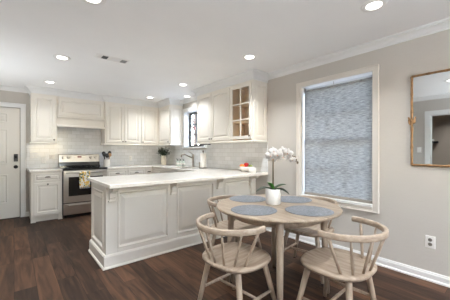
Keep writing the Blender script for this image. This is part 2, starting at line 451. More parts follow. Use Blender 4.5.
    def build(self, name, m, parent=None, bevel=0.0, seg=2, recalc=True):
        me = bpy.data.meshes.new(name)
        me.from_pydata(self.v, [], self.f)
        me.polygons.foreach_set('use_smooth', self.sm)
        if recalc:
            bm = bmesh.new(); bm.from_mesh(me)
            bmesh.ops.recalc_face_normals(bm, faces=bm.faces)
            bm.to_mesh(me); bm.free()
        me.materials.append(m)
        o = bpy.data.objects.new(name, me); COL.objects.link(o)
        if parent is not None: o.parent = parent
        if bevel > 0:
            bv = o.modifiers.new('edge', 'BEVEL'); bv.width = bevel; bv.segments = seg; bv.limit_method = 'ANGLE'; bv.angle_limit = radians(50)
        return o

def thing(name, label, cat, loc=(0, 0, 0), rz=0.0, group=None):
    o = bpy.data.objects.new(name, None); o.empty_display_size = 0.05
    COL.objects.link(o); o.location = loc; o.rotation_euler = (0, 0, rz)
    o['label'] = label; o['category'] = cat
    if group: o['group'] = group
    return o
def tag(o, label, cat, group=None):
    o['label'] = label; o['category'] = cat
    if group: o['group'] = group
    return o
def struct(o):
    o['kind'] = 'structure'; return o
def sroot(name):
    o = bpy.data.objects.new(name, None); COL.objects.link(o); o['kind'] = 'structure'; return o
def copy_tree(o, parent=None):
    c = o.copy(); COL.objects.link(c)
    if parent is not None: c.parent = parent
    for ch in list(o.children): copy_tree(ch, c)
    return c

X1 = 3.06      # right wall face
Y1 = 6.14      # back wall face
X0 = -0.82     # left wall face
Y0 = -2.80     # wall behind the camera
H = 2.44

def wall_cells(mb, axis, c0, c1, a0, a1, z0, z1, holes):
    """solid wall between c0..c1 across, a0..a1 along, with rectangular holes (a0,a1,z0,z1)"""
    As = sorted({a0, a1, *[h[0] for h in holes], *[h[1] for h in holes]})
    Zs = sorted({z0, z1, *[h[2] for h in holes], *[h[3] for h in holes]})
    for i in range(len(As) - 1):
        for j in range(len(Zs) - 1):
            am = (As[i] + As[i + 1]) / 2; zm = (Zs[j] + Zs[j + 1]) / 2
            if any(h[0] < am < h[1] and h[2] < zm < h[3] for h in holes): continue
            if axis == 'x': mb.box(c0, As[i], Zs[j], c1, As[i + 1], Zs[j + 1])
            else: mb.box(As[i], c0, Zs[j], As[i + 1], c1, Zs[j + 1])
    return mb

# ------------------------------------------------------------------ room shell
DW = (1.085, 2.00, 0.625, 2.135)      # dining window hole (y0,y1,z0,z1)
KW = (4.32, 5.11, 1.345, 2.15)        # kitchen window hole
struct(MB().box(X0 - 0.12, Y0 - 0.15, -0.10, X1 + 0.16, -0.12, 0.0).box(-2.4, -0.12, -0.10, X1 + 0.16, Y1 + 0.15, 0.0).build('floor', M['floor']))
struct(MB().box(X0 - 0.12, Y0 - 0.15, H, X1 + 0.16, -0.12, H + 0.12).box(-2.4, -0.12, H, X1 + 0.16, Y1 + 0.15, H + 0.12).build('ceiling', M['ceiling']))
struct(wall_cells(MB(), 'x', X1, X1 + 0.16, Y0 - 0.15, Y1 + 0.15, 0, H, [DW, KW]).build('wall_right', M['wall']))
struct(wall_cells(MB(), 'y', Y1, Y1 + 0.15, -2.4, X1, 0, H, [(-0.735, 0.085, 0, 2.06)]).build('wall_back', M['wall']))
struct(wall_cells(MB(), 'x', X0 - 0.12, X0, Y0, Y1, 0, H, [(0.45, 1.33, 0, 2.03)]).build('wall_left', M['wall']))
struct(wall_cells(MB(), 'y', Y0 - 0.15, Y0, X0 - 0.12, X1, 0, H, [(0.6, 2.0, 0.9, 2.1)]).build('wall_front', M['wall']))
struct(MB().box(-2.4, 0.0, 0, -2.28, Y1, H).box(-2.28, -0.12, 0, X0 - 0.12, 0.0, H).build('wall_hall', M['hall']))

# crown mouldings
crown = [(0, 0), (0.010, 0), (0.010, 0.014), (0.020, 0.015), (0.022, 0.022), (0.030, 0.036), (0.046, 0.050), (0.060, 0.055), (0.060, 0.063), (0.078, 0.065), (0.078, 0.0795), (0, 0.0795)]
ccrown = [(0, 0), (0.012, 0), (0.012, 0.028), (0.022, 0.030), (0.024, 0.040), (0.034, 0.060), (0.052, 0.078), (0.068, 0.086), (0.068, 0.096), (0.088, 0.099), (0.088, 0.1195), (0, 0.1195)]
YU = 5.82; XU = 2.74                   # carcass fronts of the wall cabinets
RY0, RY1 = 2.615, 4.12                 # run of wall cabinets on the window wall
CY0 = 5.21                             # end of the corner cabinet
struct(MB().sweep(crown, [(X1, RY0 - 0.002), (X1, Y0), (X0, Y0), (X0, Y1), (0.232, Y1)], 2.36).build('trim_1', M['trim']))
struct(MB().sweep(crown, [(X1, CY0), (X1, RY1)], 2.36).build('trim_2', M['trim']))
struct(MB().sweep(ccrown, [(0.235, Y1), (0.235, YU), (0.637, YU), (0.637, YU + .04), (1.497, YU + .04), (1.497, YU), (XU, YU), (XU, CY0), (X1, CY0)], 2.32).build('trim_3', M['trim']))
struct(MB().sweep(ccrown, [(X1, RY1), (XU, RY1), (XU, RY0), (X1, RY0)], 2.32).build('trim_4', M['trim']))

# baseboards with shoe
bb = [(0, 0), (0.026, 0), (0.026, 0.012), (0.020, 0.020), (0.014, 0.022), (0.014, 0.066), (0.010, 0.072), (0.008, 0.082), (0.004, 0.088), (0, 0.088)]
struct(MB().sweep(bb, [(X1, 2.855), (X1, Y0)], 0).build('baseboard_right', M['trim']))
struct(MB().sweep(bb, [(X0, Y0), (X0, 0.36)], 0).build('baseboard_left', M['trim']))
struct(MB().sweep(bb, [(X0, 1.42), (X0, Y1)], 0).build('baseboard_hall_side', M['trim']))
struct(MB().sweep(bb, [(0.172, Y1), (0.229, Y1)], 0).build('baseboard_back', M['trim']))

# doorway casing in the left wall (seen in the mirror)
mb = MB()
mb.box(X0, 0.36, 0, X0 + 0.018, 0.45, 2.12); mb.box(X0, 1.33, 0, X0 + 0.018, 1.42, 2.12); mb.box(X0, 0.45, 2.03, X0 + 0.018, 1.33, 2.12)
mb.box(X0 - 0.12, 0.45, 0, X0, 0.462, 2.03); mb.box(X0 - 0.12, 1.318, 0, X0, 1.33, 2.03); mb.box(X0 - 0.12, 0.462, 2.018, X0, 1.318, 2.03)
struct(mb.build('trim_5', M['trim'], bevel=0.003))

# tiled splashback (thin slabs of real tile on the walls)
mb = MB()
mb.box(0.18, Y1 - 0.008, 0.915, X1, Y1, 1.40)
mb.box(0.637, Y1 - 0.008, 1.40, 1.497, Y1, 1.78)
struct(mb.build('wall_tile_back', M['tile_x']))
mb = MB()
mb.box(X1 - 0.008, 2.60, 0.915, X1, Y1 - 0.009, 1.285)
mb.box(X1 - 0.008, 2.60, 1.285, X1, 4.235, 1.40); mb.box(X1 - 0.008, 5.19, 1.285, X1, Y1 - 0.009, 1.40)
struct(mb.build('wall_tile_right', M['tile_y']))

# ------------------------------------------------------------------ dining window
w1 = sroot('window_1')
def casing_piece(mb, y0, y1, z0, z1, x=X1):
    # flat casing with a raised outer bead is made by the caller; here one board proud of the wall
    mb.box(x - 0.020, y0, z0, x, y1, z1)
mb = MB()
a, b, c, d = 1.025, 2.065, 0.562, 2.19
i0, i1, j0, j1 = 1.09, 1.995, 0.622, 2.13
casing_piece(mb, a, i0, c, d); casing_piece(mb, i1, b, c, d); casing_piece(mb, i0, i1, j1, d); casing_piece(mb, i0, i1, c, j0)
t = 0.013
mb.box(X1 - 0.031, a, c, X1 - 0.020, a + t, d); mb.box(X1 - 0.031, b - t, c, X1 - 0.020, b, d)
mb.box(X1 - 0.031, a + t, d - t, X1 - 0.020, b - t, d); mb.box(X1 - 0.031, a + t, c, X1 - 0.020, b - t, c + t)
mb.box(X1 - 0.027, i0, c + 0.022, X1 - 0.020, i1, c + 0.028); mb.box(X1 - 0.027, i0, c + 0.040, X1 - 0.020, i1, c + 0.046)
mb.build('casing', M['casing'], w1, bevel=0.002)
mb = MB()
mb.box(X1 - 0.034, i0 + 0.001, 0.6225, X1 + 0.15, i1 - 0.001, 0.648)     # stool
mb.box(X1, 1.085, 0.632, X1 + 0.15, 1.093, 2.135); mb.box(X1, 1.992, 0.632, X1 + 0.15, 2.0, 2.135); mb.box(X1, 1.093, 2.127, X1 + 0.15, 1.992, 2.135)
mb.build('jamb', M['trim'], w1)
def sash(name, y0, y1, z0, z1, x0, x1, fr, ny, nz, mul, m, parent):
    mb = MB()
    mb.box(x0, y0, z0, x1, y0 + fr, z1); mb.box(x0, y1 - fr, z0, x1, y1, z1)
    mb.box(x0, y0 + fr, z0, x1, y1 - fr, z0 + fr); mb.box(x0, y0 + fr, z1 - fr, x1, y1 - fr, z1)
    o = mb.build(name, m, parent, bevel=0.002)
    g = MB()
    for k in range(1, ny):
        y = y0 + fr + (y1 - y0 - 2 * fr) * k / ny
        g.box(x0 + 0.005, y - mul / 2, z0 + fr, x1 - 0.005, y + mul / 2, z1 - fr)
    for k in range(1, nz):
        z = z0 + fr + (z1 - z0 - 2 * fr) * k / nz
        g.box(x0 + 0.0052, y0 + fr, z - mul / 2, x1 - 0.0052, y1 - fr, z + mul / 2)
    g.build('muntin_grille', m, o)
    xm = (x0 + x1) / 2
    MB().box(xm - 0.002, y0 + fr * .6, z0 + fr * .6, xm + 0.002, y1 - fr * .6, z1 - fr * .6).build('pane', M['glass'], o)
    return o
sash('upper_sash', 1.093, 1.992, 1.36, 2.127, X1 + 0.115, X1 + 0.145, 0.04, 3, 2, 0.022, M['trim'], w1)
sash('lower_sash', 1.093, 1.992, 0.632, 1.40, X1 + 0.083, X1 + 0.113, 0.04, 3, 2, 0.022, M['trim'], w1)

# roller shade
rs = thing('roller_shade', 'grey woven roller shade pulled down in the white dining window', 'window shade', (X1 + 0.045, 1.54, 2.07))
mb = MB(); n = 24
yy0, yy1 = -0.437, 0.437
vs = []; fs = []
mb.box(-0.0012, yy0, -1.402, 0.0012, yy1, 0.0)
mb.build('shade_fabric', M['shade'], rs)
MB().tube([(0.018, yy0, 0.0), (0.018, yy1, 0.0)], 0.0185, 16).build('roller', M['shade'], rs)
MB().box(-0.010, yy0, -1.4215, 0.010, yy1, -1.388).build('hem_bar', mat('taupe_hem', srgb(150, 142, 132), 0.8, noise=0.06, nscale=(40, 40, 40)), rs, bevel=0.004)
for s in (yy0 - 0.006, yy1 + 0.002):
    MB().box(-0.004, s, -0.022, 0.036, s + 0.004, 0.052).build('bracket', M['nickel'], rs)
tube = MB().tube([(-0.006, 0.02, 0.02), (-0.006, 0.02, 0.058)], 0.003, 8).build('centre_bracket', M['nickel'], rs)

# ------------------------------------------------------------------ kitchen window
w2 = sroot('window_2')
mb = MB()
a, b, c, d = 4.235, 5.185, 1.30, 2.235
i0, i1, j0, j1 = 4.325, 5.105, 1.35, 2.145
casing_piece(mb, a, i0, c + .03, d); casing_piece(mb, i1, b, c + .03, d); casing_piece(mb, i0, i1, j1, d)
mb.box(X1 - 0.026, a, d - .014, X1 - 0.020, b, d)
mb.build('casing', M['trim'], w2, bevel=0.002)
MB().box(X1 - 0.045, a - 0.01, 1.315, X1 + 0.15, b + 0.005, 1.347).build('sill', M['trim'], w2, bevel=0.003)
mb = MB()
mb.box(X1, 4.32, 1.347, X1 + 0.15, 4.327, 2.15); mb.box(X1, 5.103, 1.347, X1 + 0.15, 5.11, 2.15); mb.box(X1, 4.327, 2.143, X1 + 0.15, 5.103, 2.15)
mb.build('jamb', M['trim'], w2)
sash('black_sash', 4.327, 5.103, 1.347, 2.143, X1 + 0.115, X1 + 0.150, 0.042, 3, 3, 0.020, M['black'], w2)
orn = thing('window_ornament', 'small round pink ornament hanging in the black framed kitchen window', 'ornament', (X1 + 0.095, 4.86, 1.775))
MB().ball((0, 0, 0), 0.045, (0.5, 1, 1)).build('disc', M['pink'], orn)
MB().tube([(0, 0, 0.04), (0.004, 0, 0.33)], 0.0015, 6).build('cord', M['cork'], orn)

# unseen glazed opening behind the camera, added to let in fill daylight
w3 = sroot('window_fill')
mb = MB()
for x in (0.6, 1.27, 1.94): mb.box(x, Y0 - 0.09, 0.9, x + 0.06, Y0 - 0.04, 2.1)
mb.box(0.66, Y0 - 0.09, 0.9, 1.94, Y0 - 0.04, 0.96); mb.box(0.66, Y0 - 0.09, 2.04, 1.94, Y0 - 0.04, 2.1)
mb.build('frame', M['trim'], w3)
MB().box(0.65, Y0 - 0.067, 0.95, 1.95, Y0 - 0.063, 2.05).build('pane', M['glass'], w3)

# ------------------------------------------------------------------ entry door
d1 = sroot('door_1')
DX0, DX1, DZ = -0.728, 0.080, 2.048
mb = MB()
yf = Y1 - 0.004
mb.box(DX0, yf, 0.012, DX1, yf + 0.040, DZ)
mb.build('slab', M['door'], d1)
pw = 0.205
rows = [(0.28, 0.54), (1.01, 0.645), (1.765, 0.185)]
for col in (DX1 - 0.165 - pw, DX0 + 0.165):
    for (z, h) in rows:
        MB().rings((col, yf, z), (1, 0, 0), (0, 0, 1), (0, -1, 0), pw, h, [(0, -0.001), (0, 0.010), (0.014, 0.012), (0.028, 0.003), (0.036, 0.003), (0.062, 0.010)]).build('door_panel', M['door'], d1)
kp = MB(); kp.box(-0.004, yf - 0.024, 1.055, 0.058, yf - 0.001, 1.195)
k = kp.build('keypad_lock', M['black'], d1, bevel=0.008, seg=3)
k['label'] = 'black keypad deadbolt'
MB().box(0.009, yf - 0.026, 1.12, 0.045, yf - 0.0235, 1.18).build('keypad_face', M['blackglass'], k)
kn = MB().lathe([(0.032, 0), (0.033, 0.006), (0.018, 0.012), (0.013, 0.022), (0.015, 0.032), (0.027, 0.042), (0.030, 0.054), (0.022, 0.066), (0.006, 0.070)], (0.026, yf - 0.001, 0.955), 20, axis='y').build('door_knob', M['black'], d1)
mb = MB()
for (x0, x1, z0, z1) in ((DX1 + 0.012, DX1 + 0.092, 0, 2.145), (DX0 - 0.09, DX0 - 0.012, 0, 2.145), (DX0 - 0.012, DX1 + 0.012, 2.062, 2.145)):
    mb.box(x0, Y1 - 0.020, z0, x1, Y1, z1)
mb.box(DX1 + 0.077, Y1 - 0.030, 0, DX1 + 0.092, Y1 - 0.020, 2.145); mb.box(DX0 - 0.09, Y1 - 0.030, 2.130, DX1 + 0.077, Y1 - 0.020, 2.145)
mb.build('casing', M['trim'], d1, bevel=0.003)
mb = MB(); mb.box(DX1 + 0.0035, Y1 - 0.004, 0, DX1 + 0.012, Y1 + 0.14, 2.062); mb.box(DX0 - 0.0075, Y1, 0, DX0 - 0.001, Y1 + 0.14, 2.058)
mb.build('jamb', M['slot'], d1)
mb = MB(); mb.box(DX1 - 0.012, yf + 0.041, 0.012, DX1 + 0.0145, yf + 0.060, 2.075); mb.box(DX0 - 0.014, yf + 0.041, 0.012, DX0 + 0.012, yf + 0.060, 2.075); mb.box(DX0 + 0.012, yf + 0.041, DZ - 0.012, DX1 - 0.012, yf + 0.060, 2.075)
mb.build('door_stop', M['door'], d1)
MB().box(DX0, Y1 - 0.05, 0.0, DX1, Y1 + 0.10, 0.011).build('threshold', M['threshold'], d1, bevel=0.003)
for z in (0.25, 1.05, 1.85):
    MB().box(DX0 - 0.004, yf - 0.006, z, DX0 + 0.004, yf, z + 0.09).build('hinge', M['nickel'], d1)

# ------------------------------------------------------------------ cabinet helpers
PANEL = [(0, 0.0), (0, 0.017), (0.003, 0.020), (0.050, 0.020), (0.053, 0.014), (0.059, 0.006), (0.066, 0.006), (0.094, 0.017)]
PANELS = [(0, 0.0), (0, 0.017), (0.003, 0.020), (0.026, 0.020), (0.031, 0.010), (0.037, 0.010), (0.052, 0.018)]
def face_door(face, a0, a1, z0, z1, at, m=None, rings=PANEL, name='door', parent=None):
    """raised-panel door. face 'y': on plane y=at looking to -y, a is x.  face 'x': on plane x=at looking to -x, a is y"""
    mb = MB()
    if face == 'y': mb.rings((a0, at, z0), (1, 0, 0), (0, 0, 1), (0, -1, 0), a1 - a0, z1 - z0, rings)
    else: mb.rings((at, a0, z0), (0, 1, 0), (0, 0, 1), (-1, 0, 0), a1 - a0, z1 - z0, rings)
    return mb.build(name, m or M['cab'], parent)
def knob(face, a, z, at, parent, m=None):
    pr = [(0.007, 0), (0.006, 0.010), (0.009, 0.014), (0.0145, 0.019), (0.0145, 0.024), (0.008, 0.028)]
    c = (a, at, z) if face == 'y' else (at, a, z)
    return MB().lathe(pr, c, 14, axis='y' if face == 'y' else 'x').build('knob', m or M['bronze'], parent)
def cup_pull(a, z, at, parent):
    # half-cup on a face looking to -y
    mb = MB(); n = 14; vs = []; fs = []
    for j in range(6):
        ph = (pi / 2) * j / 5
        for i in range(n + 1):
            th = pi * i / n
            vs.append((a + 0.043 * cos(th) * cos(ph * 0.55), at - 0.024 * sin(ph) - 0.001, z + 0.022 * sin(th) * cos(ph) - 0.002))
    for j in range(5):
        for i in range(n):
            fs.append((j * (n + 1) + i, j * (n + 1) + i + 1, (j + 1) * (n + 1) + i + 1, (j + 1) * (n + 1) + i))
    mb.add(vs, fs, True)
    mb.box(a - 0.043, at - 0.004, z - 0.006, a + 0.043, at - 0.0005, z + 0.002)
    return mb.build('cup_pull', M['bronze'], parent)
rail = [(0, 0), (0.022, 0), (0.026, 0.006), (0.024, 0.014), (0.012, 0.022), (0.006, 0.032), (0, 0.032)]

# ------------------------------------------------------------------ base cabinets on the back wall
ZB = 0.872                                     # underside of worktop
YF = 5.49                                      # face-frame plane of base cabinets
bc = thing('base_cabinet', 'narrow cream base cabinet between the entry door and the range', 'cabinet', (0.455, 5.8, 0))
def rel(root, o):                              # keep world coordinates while parenting under a placed Empty
    o.parent = root; o.matrix_parent_inverse = Matrix.Translation(-Vector(root.location)); return o
CUR = [None]
class PM(MB):
    def build(self, name, m, parent=None, bevel=0.0, seg=2, recalc=True):
        root = parent
        loc = Vector((0, 0, 0)); r = root
        while r is not None and r.parent is not None: r = r.parent
        o = MB.build(self, name, m, None, bevel, seg, recalc)
        if root is not None:
            if root.type == 'EMPTY':
                o.data.transform(Matrix.Translation(-Vector(root.location)))
            else:
                o.data.transform(Matrix.Translation(-Vector(r.location)))
            o.parent = root
        return o
def shift(o, root):
    """o was built in world coordinates: re-express it relative to its thing's root"""
    o.data.transform(Matrix.Translation(-Vector(root.location))); return o

body = MB()
body.box(0.225, YF, 0.10, 0.680, Y1 - 0.01, ZB)
body.box(0.245, YF + 0.06, 0.001, 0.660, YF + 0.075, 0.10)
for x in (0.225, 0.620):
    body.box(x, YF - 0.002, 0.001, x + 0.06, YF + 0.06, 0.105)
body.box(0.225, YF + 0.06, 0.001, 0.24, Y1 - 0.01, 0.10)
body.box(0.219, YF - 0.008, 0.001, 0.290, YF + 0.05, 0.018); body.box(0.615, YF - 0.008, 0.001, 0.684, YF + 0.05, 0.018)
shift(body.build('body', M['cab'], bc), bc)
o = shift(face_door('y', 0.262, 0.660, 0.705, 0.852, YF, rings=PANELS, name='drawer', parent=bc), bc)
shift(cup_pull(0.461, 0.782, YF - 0.020, o), bc)
o = shift(face_door('y', 0.262, 0.660, 0.125, 0.688, YF, parent=bc), bc)
shift(knob('y', 0.461, 0.660, YF - 0.020, o), bc)

# base cabinets right of the range
def drawer_base(x0, x1, label, ndoors):
    r = thing('base_cabinet', label, 'cabinet', ((x0 + x1) / 2, 5.8, 0))
    b = MB(); b.box(x0, YF, 0.10, x1, Y1 - 0.01, ZB); b.box(x0, YF + 0.06, 0.001, x1, YF + 0.075, 0.10)
    shift(b.build('body', M['cab'], r), r)
    o = shift(face_door('y', x0 + 0.012, x1 - 0.012, 0.705, 0.852, YF, rings=PANELS, name='drawer', parent=r), r)
    shift(cup_pull((x0 + x1) / 2, 0.782, YF - 0.020, o), r)
    w = (x1 - x0 - 0.024) / ndoors
    for k in range(ndoors):
        o = shift(face_door('y', x0 + 0.012 + k * w + 0.001, x0 + 0.012 + (k + 1) * w - 0.001, 0.125, 0.688, YF, parent=r), r)
        shift(knob('y', x0 + 0.012 + k * w + (w - .03 if k == 0 else .03), 0.655, YF - 0.020, o), r)
    return r
drawer_base(1.458, 1.864, 'cream drawer base cabinet beside the range, below the utensil crock', 1)
drawer_base(1.866, 2.256, 'second cream drawer base cabinet right of the range', 1)
drawer_base(2.258, 2.430, 'slim cream base cabinet in the back corner of the kitchen', 1)

# sink run on the window wall
XF = 2.43
sb = thing('sink_base_cabinet', 'cream base cabinet run under the sink along the window wall', 'cabinet', (2.75, 4.6, 0))
b = MB()
b.box(XF, 3.52, 0.10, XF + 0.02, 5.488, ZB)
b.box(XF + 0.06, 3.52, 0.001, XF + 0.075, 5.488, 0.10)
b.box(XF + 0.02, 3.52, 0.10, X1 - 0.012, 3.54, ZB); b.box(XF + 0.02, 5.46, 0.10, X1 - 0.012, 5.488, ZB); b.box(XF + 0.02, 3.54, 0.10, X1 - 0.012, 5.46, 0.12)
shift(b.build('body', M['cab'], sb), sb)
for (y0, y1) in ((3.56, 4.10), (4.12, 4.56), (4.57, 5.01), (5.03, 5.44)):
    o = shift(face_door('x', y0, y1, 0.125, 0.688, XF, parent=sb), sb)
    shift(knob('x', y0 + 0.04, 0.65, XF - 0.02, o), sb)
    shift(face_door('x', y0, y1, 0.705, 0.852, XF, rings=PANELS, name='drawer', parent=sb), sb)

# ------------------------------------------------------------------ peninsula
PX, PY0, PY1 = 0.755, 2.862, 3.50
pn = thing('peninsula_cabinet', 'white panelled kitchen peninsula with corbels behind the dining table', 'kitchen island', (1.9, 3.2, 0))
b = MB(); b.box(PX, PY0, 0.001, X1 - 0.012, PY1, ZB)
shift(b.build('body', M['cab'], pn), pn)
# framing on the front: stiles proud of the body
def pframe(x0, x1):
    return
fr = MB()
FT = 0.012
segs = [(PX - FT, 0.862), (1.468, 1.588), (2.180, 2.385), (2.955, X1 - 0.012)]
for (x0, x1) in segs: fr.box(x0, PY0 - FT, 0.12, x1, PY0 - 0.0005, ZB)
for (x0, x1) in ((0.862, 1.468), (1.588, 2.180), (2.385, 2.955)):
    fr.box(x0, PY0 - FT, 0.80, x1, PY0 - 0.0005, ZB); fr.box(x0, PY0 - FT, 0.12, x1, PY0 - 0.0005, 0.185)
shift(fr.build('front_frame', M['cab'], pn, bevel=0.002), pn)
PR = [(0, -0.001), (0, FT + 0.006), (0.010, FT + 0.009), (0.016, FT + 0.003), (0.026, 0.0008), (0.036, 0.0008), (0.078, 0.014)]
for (x0, x1) in ((0.862, 1.468), (1.588, 2.180), (2.385, 2.955)):
    shift(face_door('y', x0, x1, 0.185, 0.80, PY0, rings=PR, name='front_panel', parent=pn), pn)
fr = MB()
for (y0, y1) in ((PY0 - FT + 0.0005, 2.945), (3.425, PY1)): fr.box(PX - FT, y0, 0.12, PX - 0.0005, y1, ZB)
fr.box(PX - FT, 2.945, 0.80, PX - 0.0005, 3.425, ZB); fr.box(PX - FT, 2.945, 0.12, PX - 0.0005, 3.425, 0.185)
shift(fr.build('end_frame', M['cab'], pn, bevel=0.002), pn)
shift(face_door('x', 2.945, 3.425, 0.185, 0.80, PX, rings=PR, name='end_panel', parent=pn), pn)
pb = [(0, 0.001), (0.036, 0.001), (0.036, 0.010), (0.028, 0.020), (0.022, 0.022), (0.022, 0.122), (0.017, 0.130), (0.014, 0.136), (0.004, 0.142), (0, 0.142)]
m_ = MB().sweep(pb, [(X1 - 0.03, PY0 - FT), (PX - FT, PY0 - FT), (PX - FT, PY1)][::-1], 0)
# outside must lie to the right of travel: reverse path travels along the end then the front
m_ = MB().sweep([(-o_, u_) for o_, u_ in pb], [(X1 - 0.03, PY0 - FT), (PX - FT, PY0 - FT), (PX - FT, PY1)], 0)
m_.v = m_.v
mb2 = MB()
mb2.sweep([(o_, u_) for o_, u_ in pb], [(PX - FT, PY1), (PX - FT, PY0 - FT), (X1 - 0.03, PY0 - FT)], 0)
chk = [v for v in mb2.v if v[1] < PY0 - FT - 0.01]
src = mb2 if chk else m_
shift(src.build('plinth', M['cab'], pn), pn)
def corbel(x, root):
    w = 0.062
    yb = PY0 - FT
    prof = [(0, 0), (0.165, 0), (0.165, -0.022), (0.150, -0.026), (0.146, -0.040), (0.128, -0.052), (0.100, -0.054), (0.074, -0.062), (0.058, -0.080), (0.054, -0.106), (0.052, -0.122), (0.040, -0.128), (0.038, -0.158), (0, -0.158)]
    mb = MB().prism(prof, (x - w / 2, yb - 0.0005, ZB - 0.001), (0, -1, 0), (0, 0, 1), (w, 0, 0))
    mb.box(x - w / 2 - 0.006, yb - 0.045, ZB - 0.170, x + w / 2 + 0.006, yb - 0.0005, ZB - 0.150)
    mb.box(x - w / 2 - 0.008, yb - 0.172, ZB - 0.014, x + w / 2 + 0.008, yb - 0.0005, ZB - 0.001)
    return mb.build('corbel', M['cab'], root, bevel=0.003)
for x in (0.800, 1.525, 2.260, 2.925): shift(corbel(x, pn), pn)

# ------------------------------------------------------------------ worktops
def slab(poly, z0, z1, holes=(), name='worktop', label='', loc=(0, 0, 0)):
    bm = bmesh.new()
    def loop(pts): 
        vs = [bm.verts.new((p[0], p[1], z1)) for p in pts]
        return [bm.edges.new((vs[i], vs[(i + 1) % len(vs)])) for i in range(len(vs))]
    es = loop(poly)
    for h in holes: es += loop(h)
    r = bmesh.ops.triangle_fill(bm, edges=es, use_beauty=True, use_dissolve=False)
    fs = [f for f in bm.faces]
    ex = bmesh.ops.extrude_face_region(bm, geom=fs)
    for g in ex['geom']:
        if isinstance(g, bmesh.types.BMVert): g.co.z = z0
    bmesh.ops.recalc_face_normals(bm, faces=bm.faces)
    bmesh.ops.dissolve_limit(bm, angle_limit=0.01, verts=bm.verts, edges=bm.edges)
    for v in bm.verts: v.co -= Vector(loc)
    me = bpy.data.meshes.new(name); bm.to_mesh(me); bm.free(); me.materials.append(M['quartz'])
    o = bpy.data.objects.new(name, me); COL.objects.link(o); o.location = loc
    bv = o.modifiers.new('edge', 'BEVEL'); bv.width = 0.006; bv.segments = 3; bv.limit_method = 'ANGLE'; bv.angle_limit = radians(50)
    return o
ZT = 0.914; Z0 = 0.874
YC = 5.455; XC = 2.40
SK = [(2.50, 4.18), (2.88, 4.18), (2.88, 4.92), (2.50, 4.92)]
wt = slab([(1.454, YC), (XC, YC), (XC, 3.55), (0.708, 3.55), (0.708, 2.583), (X1 - 0.010, 2.583), (X1 - 0.010, Y1 - 0.010), (1.454, Y1 - 0.010)], Z0, ZT, [SK], 'worktop', '', (1.9, 3.1, Z0))
tag(wt, 'long white quartz worktop over the peninsula, sink run and back corner', 'countertop')
wt2 = slab([(0.200, YC), (0.684, YC), (0.684, Y1 - 0.010), (0.200, Y1 - 0.010)], Z0, ZT, [], 'worktop', '', (0.44, 5.8, Z0))
tag(wt2, 'short white quartz worktop on the cabinet left of the range', 'countertop')
sk = thing('undermount_sink', 'stainless undermount sink set in the worktop below the kitchen window', 'sink', (2.69, 4.55, 0.68))
b = MB(); t = 0.012
b.box(2.488, 4.168, 0.68, 2.892, 4.932, 0.69)
b.box(2.488, 4.168, 0.69, 2.500, 4.932, 0.8735); b.box(2.880, 4.168, 0.69, 2.892, 4.932, 0.8735)
b.box(2.500, 4.168, 0.69, 2.880, 4.180, 0.8735); b.box(2.500, 4.920, 0.69, 2.880, 4.932, 0.8735)
shift(b.build('basin', M['sinksteel'], sk, bevel=0.003), sk)
shift(MB().lathe([(0.045, 0.690), (0.045, 0.694), (0.03, 0.692)], (2.69, 4.55, 0), 18).build('drain', M['bronze'], sk), sk)

# ------------------------------------------------------------------ range
rg = thing('range', 'stainless steel freestanding range with black glass cooktop on the back wall', 'stove', (1.067, 5.8, 0))
RX0, RX1, RF = 0.688, 1.448, 5.475
b = MB(); b.box(RX0, RF, 0.06, RX1, Y1 - 0.02, 0.905); b.box(RX0 + 0.03, RF + 0.04, 0.001, RX1 - 0.03, Y1 - 0.05, 0.06)
shift(b.build('body', M['black'], rg), rg)
b = MB(); b.box(RX0 - 0.001, RF - 0.045, 0.905, RX1 + 0.001, Y1 - 0.10, 0.926)
ct = shift(b.build('cooktop', M['blackglass'], rg, bevel=0.004), rg)
for (x, y, r) in ((0.88, 5.62, 0.10), (1.26, 5.62, 0.08), (0.88, 5.88, 0.08), (1.26, 5.88, 0.10)):
    mbb = MB(); n = 36
    vs = [(x + q * cos(2 * pi * k / n), y + q * sin(2 * pi * k / n), 0.9268) for q in (r - 0.003, r) for k in range(n)]
    mbb.add(vs, [(k, (k + 1) % n, n + (k + 1) % n, n + k) for k in range(n)])
    shift(mbb.build('burner_ring', M['slot'], ct), rg)
b = MB(); b.prism([(0, 0), (0.085, 0), (0.060, 0.225), (0.050, 0.240), (0, 0.240)], (RX0, Y1 - 0.018, 0.946), (0, -1, 0), (0, 0, 1), (RX1 - RX0, 0, 0))
bgd = shift(b.build('backguard', M['steel'], rg, bevel=0.006), rg)
b = MB(); b.prism([(0, 0), (0.150, -0.018), (0.150, 0.0), (0.100, 0.008), (0.094, 0.080), (0, 0.080)], (RX0 + 0.004, Y1 - 0.021, 0.944), (0, -1, 0), (0, 0, 1), (RX1 - RX0 - 0.008, 0, 0))
shift(b.build('black_splash_panel', M['blackglass'], rg, bevel=0.003), rg)
yb_ = Y1 - 0.018 - 0.070
for x in (0.775, 0.865, 1.275, 1.365):
    k = MB().lathe([(0.031, 0.0), (0.031, 0.008), (0.026, 0.010), (0.024, 0.030), (0.018, 0.034)], (x, yb_ + 0.004, 1.115), 18, axis='y').build('knob', M['steel'], bgd); shift(k, rg)
    p = MB(); p.box(x - 0.004, yb_ - 0.040, 1.095, x + 0.004, yb_ - 0.028, 1.135); shift(p.build('grip', M['nickel'], k), rg)
b = MB(); b.box(0.965, yb_ - 0.001, 1.085, 1.180, yb_ + 0.012, 1.155)
ds = shift(b.build('control_panel', M['steel'], bgd, bevel=0.002), rg)
b = MB(); b.box(1.022, yb_ - 0.004, 1.112, 1.098, yb_ - 0.0005, 1.148)
shift(b.build('red_display', M['red'], ds), rg)
